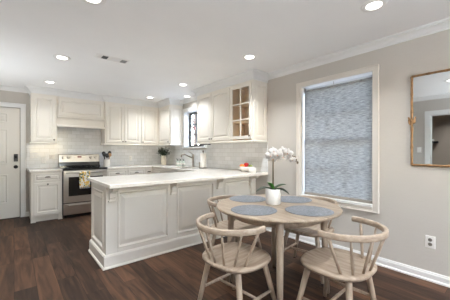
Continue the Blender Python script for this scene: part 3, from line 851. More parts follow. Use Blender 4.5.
# oven door
b = MB(); b.box(RX0 + 0.004, RF - 0.045, 0.285, RX1 - 0.004, RF - 0.001, 0.884)
od = shift(b.build('oven_door', M['steel'], rg, bevel=0.008, seg=3), rg)
b = MB(); b.box(RX0 + 0.085, RF - 0.049, 0.410, RX1 - 0.085, RF - 0.0445, 0.765)
shift(b.build('oven_window', M['ovenglass'], od, bevel=0.003), rg)
HZ, HY = 0.846, RF - 0.100
b = MB(); b.tube([(RX0 + 0.035, HY, HZ), (RX1 - 0.035, HY, HZ)], 0.013, 14)
for x in (RX0 + 0.06, RX1 - 0.06): b.tube([(x, RF - 0.044, HZ), (x, HY, HZ)], 0.010, 10)
shift(b.build('handle', M['steel'], od), rg)
b = MB(); b.box(1.18, RF - 0.0475, 0.325, 1.26, RF - 0.0448, 0.342)
shift(b.build('badge', M['slot'], od), rg)
b = MB(); b.box(RX0 + 0.006, RF - 0.042, 0.886, RX1 - 0.006, RF - 0.001, 0.902)
shift(b.build('vent_strip', M['black'], rg), rg)
b = MB(); b.box(RX0 + 0.004, RF - 0.042, 0.065, RX1 - 0.004, RF - 0.001, 0.268)
dr = shift(b.build('warming_drawer', M['steel'], rg, bevel=0.008, seg=3), rg)
b = MB(); b.prism([(0, 0), (0.030, 0.004), (0.034, 0.020), (0.020, 0.032), (0, 0.034)], (RX0 + 0.08, RF - 0.0415, 0.222), (0, -1, 0), (0, 0, 1), (RX1 - RX0 - 0.16, 0, 0))
shift(b.build('handle', M['steel'], dr, bevel=0.003), rg)

# towel over the oven handle
tw = MB(); n = 14; x0, x1 = 0.940, 1.115
path = []
for k in range(10): path.append((HY + 0.018, HZ - 0.20 + 0.20 * k / 9))
for k in range(1, 8): path.append((HY + 0.0165 * cos(pi * k / 8), HZ + 0.0165 * sin(pi * k / 8)))
for k in range(16): path.append((HY - 0.018, HZ - 0.275 * k / 15))
vs = []; fs = []
for j, (y, z) in enumerate(path):
    for i in range(n + 1):
        u = i / n
        hang = max(0, (HZ - z) / 0.28)
        side = -1 if y < HY else 1
        vs.append((x0 + (x1 - x0) * (u + 0.02 * (u - .5) * hang), y + side * (abs(0.007 * sin(u * pi * 3.3)) * hang), z - (0.006 * sin(u * pi * 2) * hang)))
for j in range(len(path) - 1):
    for i in range(n): fs.append((j * (n + 1) + i, j * (n + 1) + i + 1, (j + 1) * (n + 1) + i + 1, (j + 1) * (n + 1) + i))
tr = thing('dish_towel', 'yellow and green floral dish towel hanging from the oven handle', 'towel', (1.03, HY, HZ - 0.285))
tw.add(vs, fs, True)
o = tw.build('cloth', M['towel'], tr, recalc=False); shift(o, tr)
sd = o.modifiers.new('thick', 'SOLIDIFY'); sd.thickness = 0.002
fg = MB()
for i in range(13):
    xx = x0 + 0.006 + (x1 - x0 - 0.012) * i / 12
    fg.tube([(xx, HY - 0.020, HZ - 0.273), (xx + random.uniform(-.003, .003), HY - 0.021, HZ - 0.302)], 0.003, 6)
shift(fg.build('fringe', M['paper'], tr), tr)

# ------------------------------------------------------------------ wall cabinets
ZU = 1.400; ZUT = 2.43
def wall_cab_back(x0, x1, doors, knobs, label, y=YU, name='wall_cabinet', rail_path=None):
    r = thing(name, label, 'cabinet', ((x0 + x1) / 2, Y1 - 0.16, ZU))
    b = MB(); b.box(x0, y, ZU, x1, Y1 - 0.002, 2.4385)
    shift(b.build('body', M['cab'], r), r)
    for (a0, a1), ks in zip(doors, knobs):
        o = shift(face_door('y', a0, a1, ZU + 0.035, 2.285, y, parent=r), r)
        shift(knob('y', ks, ZU + 0.065, y - 0.020, o), r)
    if rail_path:
        shift(MB().sweep(rail, rail_path, ZU - 0.013).build('light_rail', M['cab'], r), r)
    return r
wall_cab_back(0.237, 0.635, [(0.262, 0.612)], [0.587], 'tall single door cream wall cabinet left of the range hood', rail_path=[(0.237, Y1 - 0.01), (0.237, YU), (0.635, YU)])
wall_cab_back(1.499, 2.284, [(1.522, 1.892), (1.904, 2.270)], [1.868, 1.928], 'cream double door wall cabinet right of the range hood', rail_path=[(1.499, Y1 - 0.01), (1.499, YU), (2.283, YU)])
wall_cab_back(2.286, 2.738, [(2.300, 2.690)], [2.326], 'cream single door wall cabinet in the back corner, above the vase', rail_path=[(2.287, YU), (2.712, YU)])

# hood front
hd = thing('range_hood', 'cream panelled range hood cover with mantel shelf above the stove', 'range hood', (1.067, 5.98, 1.72))
HYF = YU + 0.042
b = MB(); b.box(0.637, HYF, 1.76, 1.497, HYF + 0.02, 2.4385); b.box(0.637, HYF + 0.02, 1.775, 1.497, Y1 - 0.01, 1.795)
shift(b.build('front_board', M['cab'], hd), hd)
shift(face_door('y', 0.660, 1.475, 1.945, 2.300, HYF, rings=PANEL, name='panel', parent=hd), hd)
mantel = [(0, 0), (0.020, 0), (0.026, 0.014), (0.050, 0.024), (0.072, 0.026), (0.075, 0.046), (0, 0.046)]
shift(MB().sweep(mantel, [(0.637, HYF), (1.497, HYF)], 1.885).build('mantel_shelf', M['cab'], hd), hd)
low = [(0, 0), (0.056, 0), (0.062, 0.010), (0.058, 0.034), (0.040, 0.048), (0, 0.048)]
shift(MB().sweep(low, [(0.637, HYF), (1.497, HYF)], 1.722).build('lower_moulding', M['cab'], hd), hd)
b = MB(); b.box(0.75, HYF + 0.04, 1.755, 1.38, Y1 - 0.03, 1.774)
shift(b.build('vent_insert', M['steel'], hd), hd)

# corner cabinet on the window wall
cc = thing('wall_cabinet', 'cream corner wall cabinet with a white end panel beside the kitchen window', 'cabinet', (2.9, 5.5, ZU))
b = MB(); b.box(XU, CY0, ZU, X1 - 0.002, Y1 - 0.012, 2.4385)
shift(b.build('body', M['cab'], cc), cc)
o = shift(face_door('x', CY0 + 0.022, YU - 0.045, ZU + 0.035, 2.285, XU, parent=cc), cc)
shift(knob('x', CY0 + 0.05, ZU + 0.065, XU - 0.020, o), cc)
ENDR = [(0, -0.001), (0, 0.010), (0.048, 0.010), (0.054, 0.001), (0.062, 0.001), (0.086, 0.008)]
shift(face_door('y', XU + 0.012, X1 - 0.014, ZU + 0.035, 2.300, CY0, rings=ENDR, name='end_panel', parent=cc), cc)
shift(MB().sweep(rail, [(XU, YU - 0.028), (XU, CY0), (X1 - 0.012, CY0)], ZU - 0.013).build('light_rail', M['cab'], cc), cc)

# run of wall cabinets beside the dining area: double door unit + glazed unit
YS = 3.128
dc = thing('wall_cabinet', 'cream double door wall cabinet between the kitchen window and the glass door', 'cabinet', (2.9, 3.62, ZU))
b = MB(); b.box(XU, YS, ZU, X1 - 0.002, RY1, 2.4385)
shift(b.build('body', M['cab'], dc), dc)
for (y0, y1, ky) in ((3.642, 4.085, 3.668), (YS + 0.008, 3.632, 3.606)):
    o = shift(face_door('x', y0, y1, ZU + 0.035, 2.290, XU, parent=dc), dc)
    shift(knob('x', ky, ZU + 0.068, XU - 0.020, o), dc)
shift(MB().sweep(rail, [(X1 - 0.012, RY1), (XU, RY1), (XU, YS)], ZU - 0.013).build('light_rail', M['cab'], dc), dc)

gc = thing('glass_wall_cabinet', 'cream wall cabinet with a six pane glass door above the fruit bowl', 'cabinet', (2.9, 2.87, ZU))
b = MB()
t = 0.018
b.box(XU, RY0, ZU, X1 - 0.002, RY0 + t, 2.4385); b.box(XU, YS - t, ZU, X1 - 0.002, YS - 0.002, 2.4385)
b.box(XU, RY0 + t, ZU, X1 - 0.002, YS - t, ZU + t); b.box(XU, RY0 + t, 2.30, X1 - 0.002, YS - t, 2.4385)
b.box(XU, RY0 + t, ZU + t, XU + t, RY0 + 0.04, 2.30); b.box(XU, YS - 0.03, ZU + t, XU + t, YS - t, 2.30)
shift(b.build('body', M['cab'], gc), gc)
b = MB(); b.box(X1 - 0.016, RY0 + t + 0.001, ZU + t, X1 - 0.004, YS - t - 0.001, 2.299)
b.box(XU + 0.03, RY0 + t + 0.0005, ZU + t + 0.0005, X1 - 0.016, RY0 + t + 0.005, 2.298); b.box(XU + 0.03, YS - t - 0.005, ZU + t + 0.0005, X1 - 0.016, YS - t - 0.0005, 2.298)
b.box(XU + 0.03, RY0 + t + 0.005, ZU + t + 0.0005, X1 - 0.016, YS - t - 0.005, ZU + t + 0.005)
shift(b.build('interior', M['cabin'], gc), gc)
for z in (1.70, 1.99):
    b = MB(); b.box(XU + 0.05, RY0 + t + 0.006, z, X1 - 0.018, YS - t - 0.006, z + 0.016); shift(b.build('shelf', M['cabin'], gc), gc)
# door frame with muntins
gy0, gy1, gz0, gz1 = RY0 + 0.022, YS - 0.012, ZU + 0.035, 2.290
b = MB(); s = 0.052; xa, xb = XU - 0.020, XU - 0.0005
b.box(xa, gy0, gz0, xb, gy0 + s, gz1); b.box(xa, gy1 - s, gz0, xb, gy1, gz1)
b.box(xa, gy0 + s, gz0, xb, gy1 - s, gz0 + s); b.box(xa, gy0 + s, gz1 - s, xb, gy1 - s, gz1)
gd = shift(b.build('glass_door', M['cab'], gc, bevel=0.003), gc)
b = MB(); ym = (gy0 + gy1) / 2
b.box(xa + 0.002, ym - 0.011, gz0 + s, xb - 0.002, ym + 0.011, gz1 - s)
for k in (1, 2):
    z = gz0 + s + (gz1 - gz0 - 2 * s) * k / 3
    b.box(xa + 0.0025, gy0 + s, z - 0.011, xb - 0.0025, gy1 - s, z + 0.011)
shift(b.build('muntin_grille', M['cab'], gd, bevel=0.002), gc)
b = MB(); b.box(xa + 0.008, gy0 + s - 0.008, gz0 + s - 0.008, xa + 0.011, gy1 - s + 0.008, gz1 - s + 0.008)
shift(b.build('pane', M['glass'], gd), gc)
shift(knob('x', gy0 + 0.030, gz0 + 0.045, xa, gd), gc)
shift(face_door('y', XU + 0.012, X1 - 0.014, ZU + 0.035, 2.300, RY0, rings=ENDR, name='end_panel', parent=gc), gc)
shift(MB().sweep(rail, [(XU, YS - 0.001), (XU, RY0), (X1 - 0.012, RY0)], ZU - 0.013).build('light_rail', M['cab'], gc), gc)

ub = thing('under_cabinet_light', 'black bar fixed under the wall cabinet beside the kitchen window', 'light', (2.80, 3.93, 1.372))
b = MB(); b.box(2.752, 3.80, 1.368, 2.83, 4.06, 1.3985); shift(b.build('housing', M['black'], ub, bevel=0.004), ub)
b = MB(); b.box(2.765, 3.815, 1.3655, 2.818, 4.045, 1.3685); shift(b.build('cover', M['plate'], ub), ub)

# ------------------------------------------------------------------ electrical plates
def plate_back(x, z, w, h, kind, label):
    r = thing('wall_outlet' if kind == 'outlet' else 'light_switch', label, kind, (x, Y1 - 0.008, z))
    MB().rings((-w / 2, -0.0005, -h / 2), (1, 0, 0), (0, 0, 1), (0, -1, 0), w, h, [(0, 0), (0, 0.003), (0.004, 0.006)]).build('cover_plate', M['plate'], r)
    if kind == 'outlet':
        for dz in (-0.020, 0.020):
            o = MB(); o.box(-0.016, -0.008, dz - 0.013, 0.016, -0.006, dz + 0.013)
            f = o.build('receptacle', M['plate'], r, bevel=0.003)
            q = MB(); q.box(-0.008, -0.0086, dz - 0.004, -0.005, -0.0078, dz + 0.006); q.box(0.005, -0.0086, dz - 0.004, 0.008, -0.0078, dz + 0.006)
            q.build('slots', M['slot'], f)
    else:
        n = 2 if w > 0.1 else 1
        for k in range(n):
            xx = (k - (n - 1) / 2) * 0.046
            o = MB(); o.box(xx - 0.016, -0.010, -0.032, xx + 0.016, -0.006, 0.032); o.build('rocker', M['plate'], r, bevel=0.002)
    return r
plate_back(0.290, 1.170, 0.116, 0.116, 'switch', 'double white light switch on the tile above the left worktop')
plate_back(0.447, 1.070, 0.072, 0.116, 'outlet', 'white outlet on the tile just below the double switch, left of the range')
plate_back(0.592, 1.135, 0.090, 0.090, 'switch', 'small square white switch plate on the tile right next to the range')
plate_back(2.160, 1.080, 0.072, 0.116, 'outlet', 'white outlet on the tile between the utensil crock and the vase')

def plate_side(name, cat, x, y, z, nx, label):
    r = thing(name, label, cat, (x, y, z))
    w, h = 0.078, 0.118
    if nx < 0: MB().rings((0.0005, -w / 2, -h / 2), (0, 1, 0), (0, 0, 1), (-1, 0, 0), w, h, [(0, 0), (0, 0.004), (0.004, 0.007)]).build('cover_plate', M['plate'], r)
    else: MB().rings((-0.0005, -w / 2, -h / 2), (0, 1, 0), (0, 0, 1), (1, 0, 0), w, h, [(0, 0), (0, 0.004), (0.004, 0.007)]).build('cover_plate', M['plate'], r)
    return r
ol = plate_side('wall_outlet', 'outlet', X1, 0.587, 0.371, -1, 'white outlet low on the bare wall under the mirror')
for dz in (-0.021, 0.021):
    o = MB().lathe([(0.0165, 0.0065), (0.0165, 0.009), (0.014, 0.0095)], (0, 0, dz), 18, axis='x').build('receptacle', M['slot'], ol)
    q = MB(); q.box(-0.0102, -0.008, dz - 0.005, -0.0094, -0.005, dz + 0.006); q.box(-0.0102, 0.005, dz - 0.005, -0.0094, 0.008, dz + 0.006)
    q.build('slots', M['black'], o)
sw = plate_side('light_switch', 'switch', X0, 1.52, 1.28, 1, 'white light switch beside the doorway reflected in the mirror')
o = MB(); o.box(0.006, -0.016, -0.032, 0.010, 0.016, 0.032); o.build('rocker', M['plate'], sw, bevel=0.002)

# ------------------------------------------------------------------ mirror
MY0, MY1, MZ0, MZ1 = 0.06, 0.730, 1.105, 1.985
mr = thing('wall_mirror', 'rectangular mirror in a thin gold bamboo frame on the right wall', 'mirror', (X1 - 0.01, 0.416, MZ0))
b = MB(); b.box(X1 - 0.012, MY0 + 0.006, MZ0 + 0.006, X1 - 0.004, MY1 - 0.006, MZ1 - 0.006)
shift(b.build('mirror_glass', M['mirror'], mr), mr)
xm = X1 - 0.014
fr = MB(); r_ = 0.0105
cor = [(MY0, MZ0), (MY1, MZ0), (MY1, MZ1), (MY0, MZ1)]
for k in range(4):
    (ya, za), (yb, zb) = cor[k], cor[(k + 1) % 4]
    L_ = sqrt((yb - ya) ** 2 + (zb - za) ** 2); n = 30
    pts = []; rr = []
    for i in range(n + 1):
        u = i / n
        pts.append((xm, ya + (yb - ya) * u, za + (zb - za) * u))
        rr.append(r_ * (1.22 if i % 6 == 0 else 1.0))
    fr.tube(pts, rr, 10)
shift(fr.build('frame', M['brass'], mr), mr)
kn = MB()
yk, zk = MY1, 1.545
for (dz, am, ph) in ((0, 0.026, 0), (0.014, 0.028, 1.2), (-0.016, 0.026, 2.2)):
    pts = [(xm - 0.010 * cos(t_ + ph), yk + am * sin(t_ * 1.0 + ph), zk + dz + 0.020 * sin(2 * t_ + ph)) for t_ in [2 * pi * i / 28 for i in range(29)]]
    kn.tube(pts, 0.0065, 8)
shift(kn.build('knot', M['brass'], mr), mr)

# floating shelf in the hall (seen in the mirror)
fs_ = thing('hall_shelf', 'small dark floating shelf on the taupe hall wall, reflected in the mirror', 'shelf', (-2.20, 1.58, 1.46))
b = MB(); b.box(-0.0795, -0.14, 0, 0.04, 0.14, 0.05); b.build('board', M['black'], fs_, bevel=0.004)
hb = tag(MB().lathe([(0.02, 0), (0.03, 0.01), (0.032, 0.03), (0.018, 0.05)], (0, 0, 0), 14).build('jar', M['ceramic']), 'small white jar on the dark hall shelf, reflected in the mirror', 'jar')
hb.location = (-2.21, 1.54, 1.511)

# ------------------------------------------------------------------ ceiling lights and vent
def make_light(x, y, label, watts=LAMP_W):
    r = thing('recessed_light', label, 'light', (x, y, H), group='round recessed lights in the ceiling')
    n = 32
    MB().lathe([(0.056, -0.001), (0.060, -0.0040), (0.074, -0.008), (0.094, -0.007), (0.098, 0.0), (0.098, 0.002)], (0, 0, 0), n).build('trim_ring', M['rim'], r)
    MB().lathe([(0.058, -0.0020), (0.056, -0.0060), (0.01, -0.0070)], (0, 0, 0), n).build('lens', M['lens'], r)
    ld = bpy.data.lights.new('lamp', 'AREA'); ld.shape = 'DISK'; ld.size = 0.11; ld.energy = watts; ld.color = LAMP_COL; ld.spread = radians(118)
    lo = bpy.data.objects.new('lamp', ld); COL.objects.link(lo); lo.location = (0, 0, -0.014); lo.parent = r
    return r
proto = make_light(0.47, 3.80, 'round recessed ceiling light left of the ceiling vent')
DIM = {(0.475, 5.27): 3.0, (2.31, 5.35): 4.6, (2.89, 4.73): 1.6, (2.29, 2.25): 11.0, (2.32, 3.94): 6.6, (0.47, 2.18): 9.0, (-1.55, 0.95): 12.0}
for (x, y, lb) in ((0.475, 5.27, 'round recessed ceiling light over the tall cabinet left of the range'),
                   (0.47, 2.18, 'round recessed ceiling light cut by the top edge of the photo'),
                   (2.27, 0.80, 'largest recessed ceiling light, nearest the mirror wall'),
                   (2.29, 2.25, 'round recessed ceiling light over the dining table, by the glass door cabinet'),
                   (2.32, 3.94, 'round recessed ceiling light right of the vent, before the double door cabinet'),
                   (2.31, 5.35, 'small recessed ceiling light over the back corner cabinets'),
                   (2.89, 4.73, 'recessed ceiling light above the sink and kitchen window'),
                   (0.47, 0.80, 'round recessed ceiling light reflected in the wall mirror')):
    c = copy_tree(proto); c.location = (x, y, H); c['label'] = lb
    if (x, y) in DIM:                        # dimmed or brighter lamps carry light data of their own
        for k in c.children:
            if k.type == 'LIGHT': k.data = k.data.copy(); k.data.energy = DIM[(x, y)]
for (x, y, lb) in ((0.47, -1.2, 'added unseen fill light in the ceiling behind the camera on the left'), (2.27, -1.2, 'added unseen fill light in the ceiling behind the camera on the right'), (-1.55, 0.95, 'added unseen fill light in the hall ceiling beyond the doorway')):  # unseen lamps added to brighten the room and the hall
    c = copy_tree(proto); c.location = (x, y, H); c['label'] = lb
    if (x, y) in DIM:
        for k in c.children:
            if k.type == 'LIGHT': k.data = k.data.copy(); k.data.energy = DIM[(x, y)]
vt = thing('ceiling_vent', 'white rectangular air vent with dark louvre ends in the ceiling', 'vent', (0.975, 3.43, H))
MB().rings((-0.20, -0.075, -0.0005), (1, 0, 0), (0, 1, 0), (0, 0, -1), 0.40, 0.15, [(0, 0), (0, 0.003), (0.012, 0.008), (0.022, 0.006)]).build('frame', M['rim'], vt)
vd = mat('vent_dark_grey', srgb(88, 88, 88), 0.8, noise=0.05, nscale=(20, 20, 20)); vg = mat('vent_grey', srgb(150, 150, 150), 0.8, noise=0.05, nscale=(20, 20, 20))
MB().box(-0.125, -0.052, -0.0085, -0.060, 0.052, -0.0055).build('dark_louvre', vd, vt)  # flat darker grey plate towards one end of the vent
MB().box(0.105, -0.052, -0.0085, 0.175, 0.052, -0.0055).build('grey_louvre', vg, vt)
b = MB()
for k in range(9):
    y = -0.046 + 0.0115 * k
    b.box(-0.056, y - 0.0022, -0.0105, 0.100, y + 0.0022, -0.0055); b.box(-0.178, y - 0.0022, -0.0105, -0.130, y + 0.0022, -0.0055)
b.build('slats', M['rim'], vt)

# torchiere uplights added out of view to bounce fill light off the ceiling
def fill_torchiere(x, y, watts, label, FILL_Z=1.25):
    r = thing('fill_uplight', label, 'lamp', (x, y, 0), 0, 'added fill uplights outside the frame')
    MB().lathe([(0.15, 0.001), (0.15, 0.015), (0.13, 0.022), (0.014, 0.026)], (0, 0, 0), 32).build('base', M['nickel'], r)
    MB().tube([(0, 0, 0.024), (0, 0, FILL_Z - 0.09)], 0.011, 12).build('pole', M['nickel'], r)
    MB().lathe([(0.02, FILL_Z - 0.09), (0.10, FILL_Z - 0.075), (0.16, FILL_Z - 0.03), (0.18, FILL_Z + 0.01), (0.176, FILL_Z + 0.01), (0.155, FILL_Z - 0.026), (0.10, FILL_Z - 0.068), (0.01, FILL_Z - 0.075)], (0, 0, 0), 36).build('bowl_shade', M['ceramic'], r)
    ld = bpy.data.lights.new('fill_bulb', 'AREA'); ld.shape = 'DISK'; ld.size = 0.26; ld.energy = watts; ld.color = LAMP_COL
    lo = bpy.data.objects.new('fill_bulb', ld); COL.objects.link(lo); lo.location = (0, 0, FILL_Z - 0.02); lo.rotation_euler = (pi, 0, 0); lo.parent = r
fill_torchiere(-0.60, 4.6, FILL_W[0], 'added brushed nickel fill uplight by the hall wall, left of the frame', 0.85)
fill_torchiere(-0.50, -0.70, FILL_W[1], 'added brushed nickel fill uplight behind the camera, before the doorway')
fill_torchiere(1.35, -2.2, FILL_W[2], 'added brushed nickel fill uplight behind the camera by the rear window')

# ------------------------------------------------------------------ dining table
TX, TY, TR, TZ = 1.815, 1.445, 0.540, 0.760
tb = thing('dining_table', 'round limed oak dining table on four tapered legs', 'table', (TX, TY, 0))
tb['label'] = 'round pale oak dining table on four tapered legs'
MB().lathe([(0.492, TZ - 0.030), (TR - 0.006, TZ - 0.022), (TR, TZ - 0.014), (TR, TZ - 0.006), (TR - 0.005, TZ)], (0, 0, 0), 96).build('tabletop', M['oaktop'], tb)
ap = MB(); n = 48
ap.lathe([(0.395, TZ - 0.095), (0.395, TZ - 0.031), (0.375, TZ - 0.031), (0.375, TZ - 0.095), (0.395, TZ - 0.095)][:2], (0, 0, 0), n)
ap.build('apron', M['oaktop'], tb)
for k in range(4):
    a = radians(45 + 90 * k - 3)
    p0 = Vector((0.405 * cos(a), 0.405 * sin(a), TZ - 0.031)); p1 = Vector((0.440 * cos(a), 0.440 * sin(a), 0.001))
    MB().tube([p0, p0.lerp(p1, 0.12), p0.lerp(p1, 0.5), p1], [0.029, 0.029, 0.026, 0.020], 18).build('leg', M['oak'], tb)

# placemats
pmat0 = None
for (x, y, lb) in ((1.500, 1.425, 'round grey woven placemat at the near left place, before the left chair'),
                   (1.822, 1.122, 'round grey woven placemat at the near right place, nearest the camera'),
                   (1.812, 1.802, 'round grey woven placemat at the far left place, behind the orchid pot'),
                   (2.128, 1.496, 'round grey woven placemat at the far right place, towards the window')):
    if pmat0 is None:
        pmat0 = MB().lathe([(0.184, 0), (0.188, 0.002), (0.184, 0.004), (0.02, 0.0046)], (0, 0, 0), 64).build('placemat', M['placemat']); c = pmat0
    else:
        c = pmat0.copy(); COL.objects.link(c)
    c.location = (x, y, TZ + 0.0004); tag(c, lb, 'placemat', 'grey placemats on the dining table')

# ------------------------------------------------------------------ chairs
def make_chair(label):
    r = thing('dining_chair', label, 'chair', (0, 0, 0), 0, 'curved back chairs around the dining table')
    # seat: rounded shield, slightly dished
    n = 56; SO = 0.032                       # the seat sits a little forward of the bow
    def outline(q):
        c_, s_ = cos(q), sin(q)
        ex = 2.5
        rr = 1 / ((abs(c_) ** ex + abs(s_) ** ex) ** (1 / ex))
        X = rr * c_ * (0.236 if c_ > 0 else 0.236); Y = rr * s_ * 0.252
        return X, Y
    vs = []; fs = []
    zt = 0.450
    lay = [(0.80, zt - 0.036), (0.965, zt - 0.030), (1.0, zt - 0.018), (1.0, zt - 0.010), (0.975, zt - 0.001), (0.90, zt), (0.62, zt - 0.008), (0.3, zt - 0.011), (0.02, zt - 0.012)]
    for (k, z) in lay:
        for i in range(n):
            X, Y = outline(2 * pi * i / n); vs.append((X * k + SO, Y * k, z))
    for j in range(len(lay) - 1):
        for i in range(n): fs.append((j * n + i, j * n + (i + 1) % n, (j + 1) * n + (i + 1) % n, (j + 1) * n + i))
    m = MB(); m.add(vs, fs, True); o0 = 0
    m.f.append(tuple(reversed(range(n)))); m.sm.append(False); m.f.append(tuple((len(lay) - 1) * n + i for i in range(n))); m.sm.append(True)
    m.build('seat', M['oakseat'], r)
    # bow
    R, Lx, zb, ht, th = 0.268, 0.038, 0.704, 0.042, 0.027
    pts = []
    for i in range(5): pts.append((Lx - Lx * i / 5, R))
    for i in range(41):
        q = pi / 2 + pi * i / 40; pts.append((R * cos(q), R * sin(q)))
    for i in range(1, 6): pts.append((Lx * i / 5, -R))
    prof = []
    for i in range(12):
        q = 2 * pi * i / 12
        prof.append((th / 2 * (abs(cos(q)) ** 0.45) * (1 if cos(q) >= 0 else -1), ht / 2 * (abs(sin(q)) ** 0.6) * (1 if sin(q) >= 0 else -1)))
    vs = []; fs = []; N = len(pts)
    for i, (x, y) in enumerate(pts):
        x0, y0 = pts[max(0, i - 1)]; x1, y1 = pts[min(N - 1, i + 1)]
        tx, ty = x1 - x0, y1 - y0; l = sqrt(tx * tx + ty * ty); nx, ny = ty / l, -tx / l
        endk = 0.72 if i in (0, N - 1) else 1
        for (a, b) in prof: vs.append((x + nx * a * endk, y + ny * a * endk, zb + b * endk))
    for i in range(N - 1):
        for k in range(12): fs.append((i * 12 + k, i * 12 + (k + 1) % 12, (i + 1) * 12 + (k + 1) % 12, (i + 1) * 12 + k))
    m = MB(); m.add(vs, fs, True)
    m.f.append(tuple(range(12))); m.sm.append(False); m.f.append(tuple((N - 1) * 12 + k for k in reversed(range(12)))); m.sm.append(False)
    m.build('bow', M['oakbow'], r)
    for k in range(-3, 4):
        at = pi + radians(28 * k); ab = pi + radians(21.5 * k)
        pb_ = Vector((0.190 * cos(ab) + 0.010, 0.200 * sin(ab), zt - 0.006)); pt = Vector((R * cos(at), R * sin(at), zb - 0.016))
        wd = 1.25 if abs(k) == 3 else 1.0
        MB().tube([pb_, pb_.lerp(pt, .35), pb_.lerp(pt, .7), pt], [0.0080 * wd, 0.0092 * wd, 0.0085 * wd, 0.0070 * wd], 10).build('spindle', M['oak'], r)
    legs = {}
    for sx in (-1, 1):
        for sy in (-1, 1):
            p0 = Vector((0.140 * sx + SO, 0.150 * sy, zt - 0.030)); p1 = Vector(((0.215 if sx > 0 else -0.190) + SO, 0.238 * sy, 0.001)); legs[(sx, sy)] = (p0, p1)
            lg = MB().tube([p0, p0.lerp(p1, .15), p0.lerp(p1, .55), p0.lerp(p1, .975)], [0.021, 0.0215, 0.019, 0.0145], 14).build('leg', M['oak'], r)
            MB().tube([p0.lerp(p1, .976), p1], [0.0145, 0.0142], 14).build('foot_tip', M['cork'], lg)
    mids = []
    for sy in (-1, 1):
        a_ = legs[(-1, sy)][0].lerp(legs[(-1, sy)][1], .56); b_ = legs[(1, sy)][0].lerp(legs[(1, sy)][1], .56)
        MB().tube([a_, a_.lerp(b_, .5), b_], [0.0095, 0.0125, 0.0095], 10).build('side_stretcher', M['oak'], r); mids.append(a_.lerp(b_, .5))
    MB().tube([mids[0], mids[0].lerp(mids[1], .5), mids[1]], [0.0095, 0.012, 0.0095], 10).build('cross_stretcher', M['oak'], r)
    return r
ch = make_chair('pale wooden curved back chair at the near left, standing before the panelled peninsula')
ch.location = (1.275, 1.425, 0); ch.rotation_euler = (0, 0, 0.07)
for (x, y, a, lb) in ((1.795, 0.842, 1.60, 'pale wooden curved back chair at the near right, in front of the mirror wall'),
                      (1.810, 2.020, -1.565, 'pale wooden curved back chair tucked in between the table and the peninsula'),
                      (2.400, 1.480, pi + 0.16, 'pale wooden curved back chair between the table and the shaded window')):
    c = copy_tree(ch); c.location = (x, y, 0); c.rotation_euler = (0, 0, a); c['label'] = lb

# ------------------------------------------------------------------ orchid
OX, OY = 1.806, 1.474
oc = thing('potted_orchid', 'white orchid in a round white pot at the centre of the dining table', 'plant', (OX, OY, TZ))
RV = Vector((0.767, -0.642, 0)); FV = Vector((0.642, 0.767, 0))
MB().lathe([(0.058, 0.001), (0.064, 0.006), (0.068, 0.06), (0.070, 0.138), (0.068, 0.140), (0.064, 0.138), (0.063, 0.120), (0.01, 0.119)], (0, 0, 0), 36).build('pot', M['potwhite'], oc)
MB().lathe([(0.062, 0.1195), (0.050, 0.126), (0.02, 0.130)], (0, 0, 0), 20).build('moss', M['soil'], oc)
def leaf(mb, base, d, length, width, rise, droop, n=10):
    """arching strap leaf; d is a horizontal unit direction"""
    d = Vector(d).normalized(); side = Vector((-d.y, d.x, 0))
    L = []; fs = []
    for i in range(n + 1):
        u = i / n
        c = Vector(base) + d * (length * u) + Vector((0, 0, rise * u - droop * u * u))
        w = width * (sin(pi * min(1, 0.12 + u * 0.86)) ** 0.7) * 0.5
        if i == n: w = 0.001
        L += [c - side * w + Vector((0, 0, w * 0.35)), c - Vector((0, 0, 0.001)), c + side * w + Vector((0, 0, w * 0.35))]
    for i in range(n):
        for k in range(2): fs.append((i * 3 + k, i * 3 + k + 1, (i + 1) * 3 + k + 1, (i + 1) * 3 + k))
    mb.add(L, fs, True)
lv = [(-RV + FV * -0.25, 0.165, 0.062, 0.085, 0.095, 'orchidleaf'), (-RV * 0.5 - FV * 0.5, 0.080, 0.055, 0.105, 0.03, 'leafbright'), (RV + FV * 0.2, 0.125, 0.055, 0.090, 0.045, 'leaf'),
      (RV - FV * 0.5, 0.145, 0.060, 0.055, 0.085, 'orchidleaf'), (FV, 0.11, 0.042, 0.07, 0.06, 'leaf')]
for (d, l, w, ri, dr_, mk) in lv:
    mb = MB(); leaf(mb, (0, 0, 0.128), d, l, w, ri, dr_)
    o = mb.build('leaf', M[mk], oc, recalc=False); sd = o.modifiers.new('thick', 'SOLIDIFY'); sd.thickness = 0.003
ZS = 0.475
pts = [Vector((0, 0, 0.125)), Vector((0, 0, 0.30)), Vector((0, 0, 0.42)), RV * 0.012 + Vector((0, 0, 0.468)), RV * 0.055 + Vector((0, 0, 0.492)), RV * 0.11 + Vector((0, 0, 0.485)), RV * 0.165 + Vector((0, 0, 0.45)), RV * 0.205 + Vector((0, 0, 0.405)), RV * 0.218 + Vector((0, 0, 0.375))]
MB().tube(pts, [0.0065, 0.006, 0.0055, 0.005, 0.004, 0.0035, 0.003, 0.0025, 0.002], 8).build('flower_stem', M['stem'], oc)
MB().tube([RV * -0.006 + Vector((0, 0, 0.12)), RV * -0.004 + Vector((0, 0, 0.45))], 0.0028, 8).build('stake', M['leafdark'], oc)
